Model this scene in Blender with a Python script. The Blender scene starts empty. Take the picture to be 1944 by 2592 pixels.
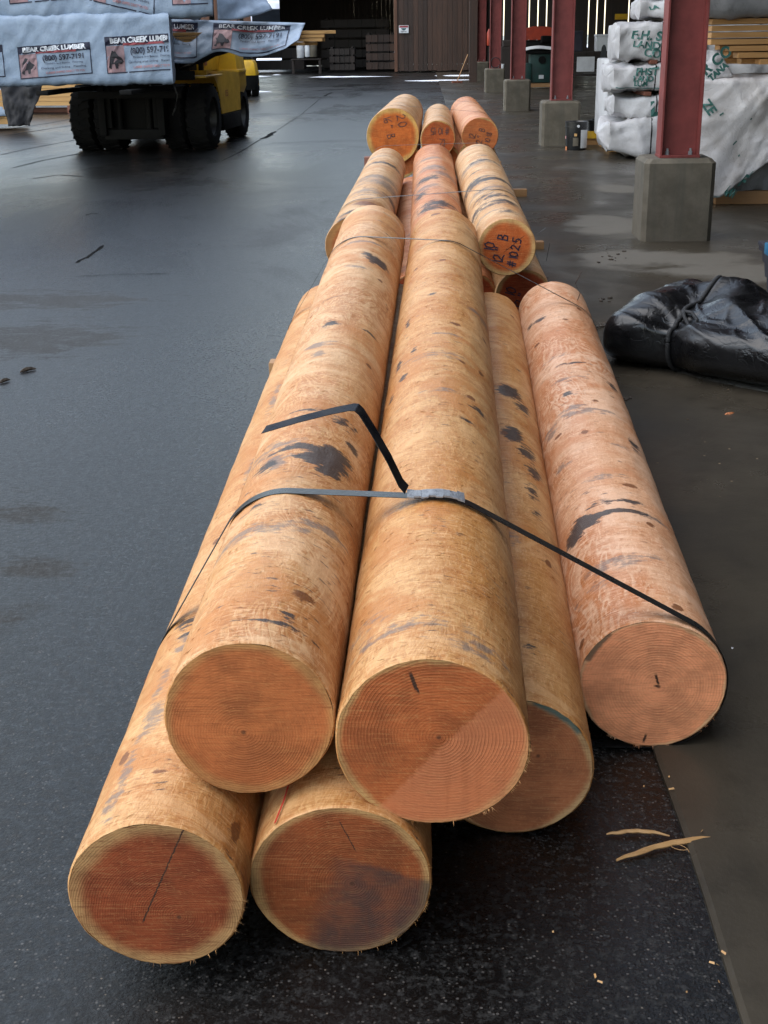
import bpy, bmesh, math, random
from mathutils import Vector, Matrix, noise
R = math.radians
random.seed(7)
scene = bpy.context.scene
col = scene.collection

# ------------------------------------------------------------------ camera
FPX, PITCH, YAW, ROLL, CH = 3211.6, 0.36025, 0.034268, 0.015525, 1.55
FW = Vector((-math.sin(YAW)*math.cos(PITCH), math.cos(YAW)*math.cos(PITCH), -math.sin(PITCH)))
_r = Vector((math.cos(YAW), math.sin(YAW), 0)); _u = _r.cross(FW)
RT = _r*math.cos(ROLL) - _u*math.sin(ROLL)
UP = _u*math.cos(ROLL) + _r*math.sin(ROLL)
CAM = Vector((0, 0, CH))
def ray(px, py): return FW + RT*((px-972)/FPX) - UP*((py-1296)/FPX)
def pt(px, py, z): return CAM + ray(px, py)*z                    # at depth z
def gp(px, py, h=0.0):                                           # on the level plane at height h
    d = ray(px, py); return CAM + d*((h-CH)/d.z)
def onY(px, py, Y):
    d = ray(px, py); return CAM + d*(Y/d.y)
cd = bpy.data.cameras.new('camera'); co = bpy.data.objects.new('camera', cd); col.objects.link(co)
cd.sensor_fit = 'VERTICAL'; cd.sensor_height = 36; cd.sensor_width = 27; cd.lens = FPX/2592*36
cd.clip_start = 0.05; cd.clip_end = 2000
co.matrix_world = Matrix((( RT.x, UP.x, -FW.x, 0), (RT.y, UP.y, -FW.y, 0), (RT.z, UP.z, -FW.z, CH), (0,0,0,1)))
scene.camera = co

# ------------------------------------------------------------------ material helper
class NT:
    def __init__(s, name):
        s.m = bpy.data.materials.new(name); s.m.use_nodes = True
        s.t = s.m.node_tree; s.n = s.t.nodes; s.b = s.n['Principled BSDF']
    def new(s, typ, **kw):
        n = s.n.new(typ)
        for k, v in kw.items(): setattr(n, k, v)
        return n
    def put(s, sock, v):
        if isinstance(v, bpy.types.NodeSocket): s.t.links.new(v, sock)
        elif v is not None:
            if isinstance(v, (tuple, list)) and len(v) == 3 and sock.type == 'RGBA': v = (*v, 1)
            sock.default_value = v
    def math(s, op, a, b=None, c=None, clamp=False):
        n = s.new('ShaderNodeMath', operation=op, use_clamp=clamp)
        s.put(n.inputs[0], a)
        if b is not None: s.put(n.inputs[1], b)
        if c is not None: s.put(n.inputs[2], c)
        return n.outputs[0]
    def mix(s, f, a, b, mode='MIX'):
        n = s.new('ShaderNodeMix', data_type='RGBA', blend_type=mode)
        s.put(n.inputs[0], f); s.put(n.inputs[6], a); s.put(n.inputs[7], b); return n.outputs[2]
    def ss(s, v, lo, hi, a=0.0, b=1.0):
        n = s.new('ShaderNodeMapRange', interpolation_type='SMOOTHSTEP')
        s.put(n.inputs[0], v); n.inputs[1].default_value = lo; n.inputs[2].default_value = hi
        n.inputs[3].default_value = a; n.inputs[4].default_value = b; return n.outputs[0]
    def coord(s, which='Object', scale=(1,1,1), rot=(0,0,0), loc=(0,0,0)):
        c = s.new('ShaderNodeTexCoord'); m = s.new('ShaderNodeMapping')
        m.inputs['Scale'].default_value = scale; m.inputs['Rotation'].default_value = rot; m.inputs['Location'].default_value = loc
        s.t.links.new(c.outputs[which], m.inputs[0]); return m.outputs[0]
    def noise(s, vec, scale=1.0, detail=4.0, rough=.55, dist=0.0, out=0):
        n = s.new('ShaderNodeTexNoise'); s.put(n.inputs['Vector'], vec)
        n.inputs['Scale'].default_value = scale; n.inputs['Detail'].default_value = detail
        n.inputs['Roughness'].default_value = rough; n.inputs['Distortion'].default_value = dist
        return n.outputs[out]
    def voro(s, vec, scale, feature='F1', out='Distance', rnd=1.0):
        n = s.new('ShaderNodeTexVoronoi', feature=feature); s.put(n.inputs['Vector'], vec)
        n.inputs['Scale'].default_value = scale; n.inputs['Randomness'].default_value = rnd
        return n.outputs[out]
    def bump(s, h, strength=.3, dist=.01, normal=None):
        n = s.new('ShaderNodeBump'); s.put(n.inputs['Height'], h)
        n.inputs['Strength'].default_value = strength; n.inputs['Distance'].default_value = dist
        if normal is not None: s.put(n.inputs['Normal'], normal)
        return n.outputs[0]
    def fin(s, color=None, rough=None, normal=None, metal=None, spec=None):
        if color is not None: s.put(s.b.inputs['Base Color'], color)
        if rough is not None: s.put(s.b.inputs['Roughness'], rough)
        if normal is not None: s.put(s.b.inputs['Normal'], normal)
        if metal is not None: s.put(s.b.inputs['Metallic'], metal)
        if spec is not None: s.put(s.b.inputs['Specular IOR Level'], spec)
        return s.m

def mottled(name, c, c2=None, rough=.6, scale=3.0, bump=.15, bscale=30.0, metal=0.0, spec=.5, stretch=(1,1,1), lo=.35, hi=.7):
    k = NT(name); v = k.coord('Object', stretch)
    n = k.noise(v, scale, 6, .6)
    c2 = c2 or tuple(x*.6 for x in c)
    colr = k.mix(k.ss(n, lo, hi), c, c2)
    f = k.noise(v, bscale, 3)
    return k.fin(colr, k.ss(n, .2, .8, rough-.08, rough+.08), k.bump(f, bump, .01), metal, spec)

# ------------------------------------------------------------------ mesh helper
class MB:
    def __init__(s): s.v = []; s.f = []; s.mi = []
    def add(s, vs, fs, mi=0):
        o = len(s.v); s.v += [Vector(p) for p in vs]
        for f in fs: s.f.append([i+o for i in f]); s.mi.append(mi)
        return s
    def box(s, c, d, rz=0.0, bev=0.0, mi=0, mtx=None):
        x, y, z = d[0]/2, d[1]/2, d[2]/2
        if bev <= 0:
            vs = [(a*x, b*y, e*z) for e in (-1,1) for b in (-1,1) for a in (-1,1)]
            fs = [(0,2,3,1),(4,5,7,6),(0,1,5,4),(2,6,7,3),(0,4,6,2),(1,3,7,5)]
        else:
            bm = bmesh.new(); bmesh.ops.create_cube(bm, size=1)
            for q in bm.verts: q.co = Vector((q.co.x*2*x, q.co.y*2*y, q.co.z*2*z))
            bmesh.ops.bevel(bm, geom=bm.edges[:], offset=min(bev, .45*min(d)), segments=2, profile=.6, affect='EDGES')
            bm.verts.index_update()
            vs = [tuple(q.co) for q in bm.verts]; fs = [[q.index for q in f.verts] for f in bm.faces]; bm.free()
        M = mtx if mtx is not None else Matrix.Rotation(rz, 4, 'Z')
        return s.add([Vector(c) + (M @ Vector(p)) for p in vs], fs, mi)
    def lathe(s, prof, n=24, c=(0,0,0), axis='Z', mi=0, cap=True):
        vs = []; fs = []
        for (r, h) in prof:
            for k in range(n):
                a = 2*math.pi*k/n; p = (r*math.cos(a), r*math.sin(a), h)
                if axis == 'X': p = (p[2], p[0], p[1])
                if axis == 'Y': p = (p[1], p[2], p[0])
                vs.append(Vector(c)+Vector(p))
        for i in range(len(prof)-1):
            for k in range(n):
                k2 = (k+1) % n; fs.append((i*n+k, i*n+k2, (i+1)*n+k2, (i+1)*n+k))
        if cap:
            fs.append(tuple(range(n))[::-1]); fs.append(tuple((len(prof)-1)*n+k for k in range(n)))
        return s.add(vs, fs, mi)
    def tube(s, pts, r, n=8, mi=0):
        pts = [Vector(p) for p in pts]; vs = []; fs = []
        for i, p in enumerate(pts):
            t = (pts[min(i+1, len(pts)-1)] - pts[max(i-1, 0)]).normalized()
            a = t.cross(Vector((0,0,1)));  a = a if a.length > .05 else t.cross(Vector((1,0,0)))
            a.normalize(); b = t.cross(a)
            rr = r[i] if isinstance(r, (list, tuple)) else r
            for k in range(n):
                q = 2*math.pi*k/n; vs.append(p + a*(rr*math.cos(q)) + b*(rr*math.sin(q)))
        for i in range(len(pts)-1):
            for k in range(n):
                k2 = (k+1) % n; fs.append((i*n+k, i*n+k2, (i+1)*n+k2, (i+1)*n+k))
        fs.append(tuple(range(n))[::-1]); fs.append(tuple((len(pts)-1)*n+k for k in range(n)))
        return s.add(vs, fs, mi)
    def ribbon(s, pts, side, w, th, nrm=None, mi=0):
        """flat band of width w (along side vectors) and thickness th (along normals)"""
        vs = []; fs = []; n = len(pts)
        for i, p in enumerate(pts):
            p = Vector(p); sd = Vector(side[i] if isinstance(side, list) else side).normalized()
            t = (Vector(pts[min(i+1, n-1)]) - Vector(pts[max(i-1, 0)])).normalized()
            nn = (nrm[i] if nrm else t.cross(sd)).normalized()
            for a, b in ((-1,0),(1,0),(1,1),(-1,1)): vs.append(p + sd*(a*w/2) + nn*(b*th))
        for i in range(n-1):
            for k in range(4):
                k2 = (k+1) % 4; fs.append((i*4+k, i*4+k2, (i+1)*4+k2, (i+1)*4+k))
        fs.append((3,2,1,0)); fs.append(tuple((n-1)*4+k for k in range(4)))
        return s.add(vs, fs, mi)
    def build(s, name, mats, parent=None, smooth=False, matrix=None):
        me = bpy.data.meshes.new(name); me.from_pydata([tuple(p) for p in s.v], [], s.f)
        for m in (mats if isinstance(mats, list) else [mats]): me.materials.append(m)
        if any(s.mi): me.polygons.foreach_set('material_index', s.mi)
        bm = bmesh.new(); bm.from_mesh(me); bmesh.ops.recalc_face_normals(bm, faces=bm.faces[:]); bm.to_mesh(me); bm.free()
        if smooth: me.shade_smooth() if smooth is True else me.shade_auto(smooth)
        o = bpy.data.objects.new(name, me); col.objects.link(o)
        if parent: o.parent = parent
        if matrix is not None: o.matrix_world = matrix
        return o
def _auto(me, ang):
    me.shade_smooth()
    me.set_sharp_from_angle(angle=ang)
def build(mb, name, mats, parent=None, smooth=None, matrix=None):
    o = mb.build(name, mats, parent, False, matrix)
    if smooth: _auto(o.data, R(smooth))
    return o
def tag(o, label=None, cat=None, group=None, kind=None):
    if label: o['label'] = label
    if cat: o['category'] = cat
    if group: o['group'] = group
    if kind: o['kind'] = kind
    return o
def empty(name, loc, rz=0.0, matrix=None):
    o = bpy.data.objects.new(name, None); col.objects.link(o); o.empty_display_size = .2
    if matrix is not None: o.matrix_world = matrix
    else: o.location = loc; o.rotation_euler = (0, 0, rz)
    return o
def copy_tree(o, parent=None):
    c = o.copy(); col.objects.link(c)
    if parent: c.parent = parent
    for ch in list(o.children): copy_tree(ch, c)
    return c
def text_geo(body, size, bold=.0, spacing=1.0):
    """vertices (x,y) and faces of a line of built-in lettering, baseline at y=0"""
    cu = bpy.data.curves.new('lettering', 'FONT'); cu.body = body; cu.size = size; cu.offset = bold; cu.space_character = spacing
    cu.resolution_u = 3
    o = bpy.data.objects.new('lettering', cu); col.objects.link(o)
    dg = bpy.context.evaluated_depsgraph_get(); me = bpy.data.meshes.new_from_object(o.evaluated_get(dg))
    vs = [(v.co.x, v.co.y) for v in me.vertices]; fs = [list(p.vertices) for p in me.polygons]
    bpy.data.objects.remove(o); bpy.data.curves.remove(cu); bpy.data.meshes.remove(me)
    return vs, fs
def fbm(x, y, z=0.0, oct=4, lac=2.0, g=.5):
    a = 0; s = 1; f = 1
    for _ in range(oct):
        a += s*noise.noise(Vector((x*f, y*f, z*f+_*17.3))); s *= g; f *= lac
    return a
def ridge(x, y, z=0.0):
    return 1-2*abs(noise.noise(Vector((x, y, z))))

# ------------------------------------------------------------------ materials
M = {}
def wood_mat(name, cols, grain=(30, 2, 30), rough=.6, amt=.6):
    """sawn boards, grain along local/object X"""
    k = NT(name); v = k.coord('Object', grain[::1])
    n = k.noise(v, 1.0, 5, .65, .4); isl = k.new('ShaderNodeNewGeometry').outputs['Random Per Island']
    c = k.mix(k.ss(n, .3, .75), cols[0], cols[1])
    c = k.mix(k.math('MULTIPLY', isl, amt), c, cols[2])
    return k.fin(c, rough, k.bump(n, .25, .01))
M['board'] = wood_mat('sawn_boards', ((.60,.36,.13), (.46,.25,.08), (.36,.18,.06)), (2, 30, 30))
M['board_dim'] = wood_mat('old_boards', ((.50,.28,.10), (.36,.19,.065), (.26,.12,.04)), (2, 30, 30))
M['bunk'] = wood_mat('bunk_timber', ((.40,.22,.09), (.28,.14,.06), (.2,.1,.04)), (3, 40, 40))
M['redwood'] = wood_mat('red_dunnage', ((.25,.09,.05), (.17,.06,.035), (.12,.04,.03)), (3, 40, 40))
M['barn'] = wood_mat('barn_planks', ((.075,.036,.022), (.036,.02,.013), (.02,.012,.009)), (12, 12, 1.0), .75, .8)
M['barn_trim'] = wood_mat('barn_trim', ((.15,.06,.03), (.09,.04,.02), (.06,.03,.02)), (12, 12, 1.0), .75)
M['shade_wood'] = wood_mat('shaded_timber', ((.028,.016,.011), (.014,.009,.007), (.010,.007,.005)), (12, 12, 1.0), .75)  # dark copy of the barn wood, interior shade put into its colour
M['steel_black'] = mottled('black_steel', (.004,.004,.004), (.008,.0075,.007), .65, 5, .1, 60, 0, .12)
M['rubber'] = mottled('tyre_rubber', (.006,.006,.0065), (.011,.0105,.010), .8, 6, .3, 60, 0, .12)
M['rim'] = mottled('wheel_rim', (.05,.045,.03), (.02,.02,.02), .5, 6, .1, 40, .2)
M['yellow'] = mottled('yellow_paint', (.62,.36,.015), (.48,.27,.02), .42, 4, .05, 40)
M['dark_glass'] = mottled('dark_glass', (.01,.012,.015), None, .12, 3, .0)
M['red_oxide'] = mottled('red_oxide_paint', (.19,.040,.036), (.13,.027,.024), .55, 5, .12, 60, 0, .4)
M['concrete'] = None
M['navy'] = mottled('navy_print', (.012,.014,.04), None, .6, 5, 0)
M['print_dark'] = mottled('dark_print', (.03,.035,.06), None, .6, 5, 0)
M['print_red'] = mottled('red_print', (.30,.05,.06), None, .6, 5, 0)
M['print_fade'] = mottled('faded_red_print', (.48,.24,.24), None, .6, 5, 0)
M['print_white'] = mottled('white_print', (.75,.77,.80), None, .6, 5, 0)
M['print_pink'] = mottled('pink_print', (.42,.25,.25), (.18,.12,.13), .6, 3, 0)
M['print_bear'] = mottled('animal_print', (.018,.016,.022), None, .6, 5, 0)
M['print_green'] = mottled('green_print', (.02,.10,.085), (.05,.15,.13), .6, 6, 0)
M['print_line'] = mottled('wrap_line_print', (.05,.13,.13), None, .6, 6, 0)
M['ink'] = mottled('blue_black_crayon', (.028,.022,.045), (.06,.03,.045), .5, 40, 0, lo=.45, hi=.75)
M['ink_faint'] = mottled('worn_crayon', (.085,.038,.035), (.20,.065,.03), .5, 40, 0, lo=.4, hi=.7)
M['strap'] = mottled('steel_strapping', (.018,.019,.022), (.035,.033,.032), .3, 20, .08, 80, .75)
M['seal'] = mottled('galvanised_seal', (.30,.305,.32), (.18,.185,.20), .5, 60, .25, 160, .7)
M['wire'] = mottled('dull_strap', (.09,.09,.09), (.03,.03,.03), .4, 20, 0, 60, .7)
M['teal'] = mottled('machine_green', (.006,.040,.033), (.005,.025,.022), .5, 4)
M['orange'] = mottled('orange_red_paint', (.34,.035,.010), (.22,.022,.008), .4, 4, .04)
M['blue_plastic'] = mottled('blue_plastic', (.015,.16,.28), (.01,.1,.2), .35, 6, .05)
M['bin_plastic'] = mottled('dark_bin_plastic', (.014,.014,.024), (.02,.02,.03), .4, 6, .05)
M['pail'] = mottled('black_pail', (.009,.009,.010), (.014,.014,.014), .32, 6, .05)
M['paper'] = mottled('paper_label', (.55,.56,.57), (.45,.46,.47), .6, 4, .05)
M['snow'] = mottled('snow', (.85,.87,.92), (.7,.74,.82), .7, 3, .5, 8)
M['white_paint'] = mottled('white_vehicle_paint', (.78,.78,.82), (.6,.6,.64), .35, 2, 0)
M['rope'] = mottled('black_rope', (.012,.012,.013), None, .7, 80, .5, 200)
M['splinter'] = wood_mat('torn_wood', ((.50,.30,.12), (.38,.2,.08), (.3,.16,.06)), (5, 60, 60))
M['chip'] = mottled('orange_chip', (.45,.16,.06), None, .7)
M['dirt'] = mottled('dirt', (.035,.026,.02), (.06,.045,.03), .9, 40, .6, 90)
M['wall_metal'] = mottled('ribbed_wall', (.10,.10,.10), (.06,.06,.06), .6, 2, .05)

def concrete_mat():
    k = NT('pier_concrete'); v = k.coord('Object'); vs = k.coord('Object', (14, 14, .9))
    n = k.noise(v, 5, 6, .65); st = k.noise(vs, 1.0, 4, .6); f = k.noise(v, 60, 4, .7)
    c = k.mix(k.ss(n, .3, .7), (.115,.098,.072), (.072,.060,.042))
    c = k.mix(k.ss(st, .45, .75, 0, .55), c, (.06,.055,.042))
    c = k.mix(k.ss(f, .58, .75, 0, .6), c, (.1,.095,.08))
    pits = k.voro(v, 55)
    c = k.mix(k.ss(pits, .02, .12, .75, 0), c, (.05,.045,.04))
    return k.fin(c, .85, k.bump(k.math('ADD', f, k.ss(pits, .02, .16, 0, .5)), .35, .01))
M['concrete'] = concrete_mat()

def wrap_mat(name, c1, c2, rough=.42):
    k = NT(name); v = k.coord('Object')
    n = k.noise(v, 4, 5, .6); f = k.noise(v, 6, 3, .5, 1.8); d = k.noise(v, 50, 3)
    r = k.math('ABSOLUTE', k.math('SUBTRACT', f, .5))
    c = k.mix(k.ss(n, .35, .7), c1, c2)
    c = k.mix(k.ss(d, .62, .72, 0, .35), c, tuple(x*.55 for x in c2))
    return k.fin(c, rough, k.bump(k.ss(r, 0, .05), .22, .006, k.bump(n, .25, .04)), None, .4)
M['wrap_blue'] = wrap_mat('pale_blue_wrap', (.29,.365,.465), (.23,.29,.37))
M['wrap_white'] = wrap_mat('white_wrap', (.48,.47,.48), (.37,.36,.36))
M['wrap_tan'] = wrap_mat('soiled_white_tarp', (.56,.54,.54), (.42,.39,.37))
M['wrap_grey'] = wrap_mat('grey_wrap', (.23,.23,.235), (.17,.17,.175))
def tarp_mat():
    k = NT('black_tarp'); v = k.coord('Object'); n = k.noise(v, 6, 4, .55); f = k.noise(v, 220, 2)
    return k.fin(k.mix(k.ss(n, .4, .65), (.0035,.0035,.004), (.007,.007,.0075)), k.ss(n, .3, .7, .24, .36), k.bump(f, .15, .002, k.bump(k.ss(k.math('ABSOLUTE', k.math('SUBTRACT', k.noise(v, 9, 4, .5, 1.5), .5)), 0, .05), .25, .004)), None, .5)
M['tarp_black'] = tarp_mat()
M['tarp_black2'] = wrap_mat('dusty_black_tarp', (.007,.007,.008), (.005,.005,.006), .75)
M['carton'] = wrap_mat('white_carton_wrap', (.55,.55,.56), (.46,.46,.47), .5)

def log_mat(name, light, mid, dark, figure=.6, seed=0.0, blotch=.5, fq=20.0, fs=6):
    """UV: u = metres round the trunk, v = metres along it"""
    light = tuple(a*b for a, b in zip(light, (.80,.79,.84))); mid = tuple(a*b for a, b in zip(mid, (.79,.77,.80))); dark = tuple(a*b for a, b in zip(dark, (.76,.76,.76)))
    k = NT(name)
    at = k.new('ShaderNodeAttribute', attribute_name='stain'); sep = k.new('ShaderNodeSeparateColor')
    k.t.links.new(at.outputs['Color'], sep.inputs[0]); SB, SK, SG = sep.outputs
    def uv(sx, sy, o=0): return k.coord('UV', (sx, sy, 1), loc=(seed*3.1+o, seed*1.7, seed))
    big = k.noise(uv(3, 1.6), 1, 3, .5)
    med = k.noise(uv(9, 14), 1, 5, .6, .6)
    c = k.mix(k.ss(big, .36, .66), light, mid)
    c = k.mix(k.ss(med, .46, .66, 0, blotch), c, dark)
    # contour figure of the peeled face
    h = k.noise(uv(fs, fs*.42, 5), 1, 3, .5, .8)
    ring = k.math('FRACT', k.math('MULTIPLY', h, fq))
    line = k.math('MULTIPLY', k.ss(ring, .0, .6), k.ss(ring, .84, 1.0, 1, 0))
    patch = k.ss(k.noise(uv(2.6, 1.8, 9), 1, 3, .6), .44, .56)
    fig = k.math('MULTIPLY', line, patch)
    c = k.mix(k.math('MULTIPLY', fig, figure), c, dark)
    # fine torn fibres, mostly across the trunk and slightly slanting
    fib = k.noise(k.coord('UV', (24, 170, 1), (0, 0, .22), (seed, 0, 0)), 1, 4, .75, .5)
    fib2 = k.noise(k.coord('UV', (150, 40, 1), (0, 0, -.35), (seed, 4, 0)), 1, 3, .7, .6)
    c = k.mix(k.ss(fib, .50, .64, 0, .60), c, tuple(min(1, a*1.22+.04) for a in light))
    c = k.mix(k.ss(fib, .46, .34, 0, .60), c, tuple(a*.70 for a in dark))
    c = k.mix(k.ss(fib2, .54, .68, 0, .5), c, tuple(min(1, a*1.18+.04) for a in light))
    c = k.mix(k.ss(fib2, .44, .32, 0, .4), c, tuple(a*.8 for a in dark))
    # ruddy and pale peeling patches with torn edges
    pp = k.math('ADD', k.noise(uv(3.4, 4.2, 21), 1, 6, .68, .8), k.math('MULTIPLY', k.math('SUBTRACT', fib, .5), .25))
    c = k.mix(k.ss(pp, .53, .60, 0, .62), c, tuple(a*b for a, b in zip(mid, (.88,.72,.60))))
    c = k.mix(k.ss(pp, .45, .38, 0, .60), c, tuple(min(1, a*1.12+.03) for a in light))
    # little dark nicks
    nick = k.noise(uv(22, 85, 3), 1, 3, .6)
    gate = k.ss(k.noise(uv(4, 3, 13), 1, 3), .47, .60)
    c = k.mix(k.math('MULTIPLY', k.ss(nick, .62, .68), k.math('MULTIPLY', gate, .75)), c, (.06,.04,.032))
    # grey scuffs, black smears and brown knots where the mesh says
    streak = k.noise(uv(9, 60, 7), 1, 5, .8, .6); coarse = k.noise(uv(26, 34, 2), 1, 5, .7)
    brk = k.math('SUBTRACT', k.math('ADD', streak, coarse), 1.0)
    sb = k.math('ADD', SB, k.math('MULTIPLY', brk, k.ss(SB, .0, .35, 0, 2.6)))
    sg = k.math('ADD', SG, k.math('MULTIPLY', brk, k.ss(SG, .0, .35, 0, 2.8)))
    c = k.mix(k.ss(sg, .25, .85, 0, .70), c, (.125,.108,.10))
    c = k.mix(k.ss(sb, .40, .75, 0, .92), c, (.026,.024,.025))
    kn = k.math('ADD', SK, k.math('MULTIPLY', k.math('SUBTRACT', coarse, .5), k.ss(SK, 0, .3, 0, 1.2)))
    c = k.mix(k.ss(kn, .4, .6, 0, .9), c, (.15,.05,.015))
    bh = k.math('ADD', k.math('MULTIPLY', fib, .6), k.math('MULTIPLY', fib2, .35))
    bh = k.math('ADD', bh, k.math('MULTIPLY', fig, .06))
    return k.fin(c, k.ss(med, .2, .8, .42, .58), k.bump(bh, .5, .006, k.bump(big, .3, .02)), None, .35)
M['log_a'] = log_mat('peeled_pine_tan', (.69,.42,.195), (.62,.305,.095), (.47,.165,.035), .75, 1.3, .5, 16.0, 7)
M['log_b'] = log_mat('peeled_pine_gold', (.64,.36,.135), (.56,.255,.065), (.43,.14,.025), .35, 4.9)
M['log_c'] = log_mat('peeled_pine_pink', (.72,.45,.265), (.66,.345,.17), (.53,.19,.06), 1.0, 8.2, .4, 13.0, 6)
M['log_d'] = log_mat('peeled_pine_red', (.66,.34,.155), (.57,.22,.075), (.45,.12,.035), .45, 12.7)
M['log_e'] = log_mat('peeled_pine_pale', (.68,.44,.22), (.60,.335,.13), (.43,.20,.06), .45, 15.1)

def end_mat(name, heart, sap, pith=(0,0), rad=.15, sapw=.12, ringf=330.0, split=None, dark=None, rings=.5, seed=0.0, streak=0.0, crack=None, paint=None):
    """sawn end; UV in metres from the centre of the face"""
    k = NT(name); tc = k.new('ShaderNodeTexCoord').outputs['UV']
    sub = k.new('ShaderNodeVectorMath', operation='SUBTRACT'); k.put(sub.inputs[0], tc); sub.inputs[1].default_value = (pith[0], pith[1], 0)
    ln = k.new('ShaderNodeVectorMath', operation='LENGTH'); k.put(ln.inputs[0], sub.outputs[0]); rp = ln.outputs['Value']
    l2 = k.new('ShaderNodeVectorMath', operation='LENGTH'); k.put(l2.inputs[0], tc); rc = k.math('DIVIDE', l2.outputs['Value'], rad)
    v = k.coord('UV', (1,1,1), loc=(seed, seed*2, seed))
    wob = k.noise(v, 9, 3, .5); fine = k.noise(v, 140, 4, .7); bl = k.noise(v, 14, 4, .6)
    saw = k.noise(k.coord('UV', (14, 330, 1), (0, 0, .9+seed), (seed, 0, 0)), 1, 4, .65)
    blo = k.noise(v, 5, 5, .65, .5)
    rr = k.math('ADD', rp, k.math('MULTIPLY', k.math('SUBTRACT', wob, .5), .020))
    w1 = k.math('SINE', k.math('MULTIPLY', rr, ringf))
    w2 = k.math('SINE', k.math('MULTIPLY', rr, ringf*.37))
    fade = k.ss(k.noise(v, 7, 2), .3, .65, .25, 1)
    rg = k.math('MULTIPLY', k.math('ADD', k.ss(w1, -.2, 1.0), k.ss(w2, .3, 1, 0, .30)), fade)
    h2 = tuple(a*.62 for a in heart)
    c = k.mix(k.ss(bl, .35, .7), heart, h2)
    edge = k.math('ADD', rc, k.math('ADD', k.math('MULTIPLY', k.math('SUBTRACT', wob, .5), .20), k.math('MULTIPLY', k.math('SUBTRACT', fine, .5), .05)))
    s = k.math('MULTIPLY', k.ss(edge, 1-sapw*1.5, 1-sapw*.4), .9)
    c = k.mix(s, c, k.mix(k.ss(bl, .35, .65), sap, tuple(a*.72 for a in sap)))
    c = k.mix(k.math('MULTIPLY', rg, rings*.62), c, tuple(a*.5 for a in heart))
    c = k.mix(k.ss(fine, .54, .70, 0, .40), c, tuple(min(1, (a*1.2+b_*1.1)/2) for a, b_ in zip(sap, heart)))
    c = k.mix(k.ss(fine, .45, .32, 0, .4), c, tuple(a*.5 for a in heart))
    c = k.mix(k.ss(saw, .5, .66, 0, .55), c, tuple(a*.5 for a in heart))
    c = k.mix(k.ss(saw, .48, .35, 0, .38), c, tuple((a+b_)*.5 for a, b_ in zip(sap, heart)))
    c = k.mix(k.ss(blo, .52, .66, 0, .35), c, tuple(a*.55 for a in heart))
    sx = k.new('ShaderNodeSeparateXYZ'); k.put(sx.inputs[0], tc)
    X, Y = sx.outputs[0], sx.outputs[1]
    def halfplane(nx, ny, d, soft):
        q = k.math('ADD', k.math('MULTIPLY', X, nx), k.math('MULTIPLY', Y, ny))
        q = k.math('ADD', q, k.math('MULTIPLY', k.math('SUBTRACT', k.math('ADD', bl, fine), 1.0), .016))
        return k.ss(q, d-soft, d+soft)
    if split:
        nx, ny, d, tint, amt = split
        c = k.mix(k.math('MULTIPLY', halfplane(nx, ny, d, .006), amt), c, tint)
    if dark:
        (a1, b1, d1), (a2, b2, d2), amt = dark
        m = k.math('MULTIPLY', halfplane(a1, b1, d1, .030), halfplane(a2, b2, d2, .008))
        m = k.math('MULTIPLY', m, k.math('MULTIPLY', k.ss(bl, .30, .62, .72, 1), k.ss(blo, .35, .6, .85, 1)))
        c = k.mix(k.math('MULTIPLY', m, amt), c, (.035,.028,.027))
    if streak:
        bs = k.noise(k.coord('UV', (55, 5, 1), (0, 0, .5), (seed, 2, 0)), 1, 3)
        c = k.mix(k.ss(bs, .5, .75, 0, streak), c, tuple(a*.55 for a in heart))
    if crack:
        for (x0, y0, x1, y1, w) in crack:
            dx, dy = x1-x0, y1-y0; L = math.hypot(dx, dy); ux, uy = dx/L, dy/L
            t = k.math('ADD', k.math('MULTIPLY', k.math('SUBTRACT', X, x0), ux), k.math('MULTIPLY', k.math('SUBTRACT', Y, y0), uy))
            n = k.math('ADD', k.math('MULTIPLY', k.math('SUBTRACT', X, x0), -uy), k.math('MULTIPLY', k.math('SUBTRACT', Y, y0), ux))
            n = k.math('ADD', n, k.math('MULTIPLY', k.math('SUBTRACT', fine, .5), .006))
            m = k.math('MULTIPLY', k.ss(k.math('ABSOLUTE', n), w*.4, w, 1, 0), k.math('MULTIPLY', k.ss(t, 0, .01), k.ss(t, L-.01, L, 1, 0)))
            c = k.mix(m, c, (.05,.022,.012))
    # grey weathered rim and pith
    c = k.mix(k.ss(edge, .96, 1.04, 0, .4), c, tuple(a*.5 for a in sap))
    c = k.mix(k.ss(rp, .002, .006, .7, 0), c, (.05,.02,.01))
    if paint:
        a0, a1, colr = paint
        ang = k.math('ARCTAN2', Y, X)
        m = k.math('MULTIPLY', k.ss(k.math('ABSOLUTE', k.math('SUBTRACT', ang, a0)), a1*.8, a1, 1, 0), k.ss(edge, .90, .96))
        c = k.mix(k.math('MULTIPLY', m, .75), c, colr)
    hgt = k.math('ADD', k.math('MULTIPLY', rg, .35), k.math('ADD', k.math('MULTIPLY', fine, .35), k.math('MULTIPLY', saw, .6)))
    return k.fin(c, .68, k.bump(hgt, .35, .004), None, .3)

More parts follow.
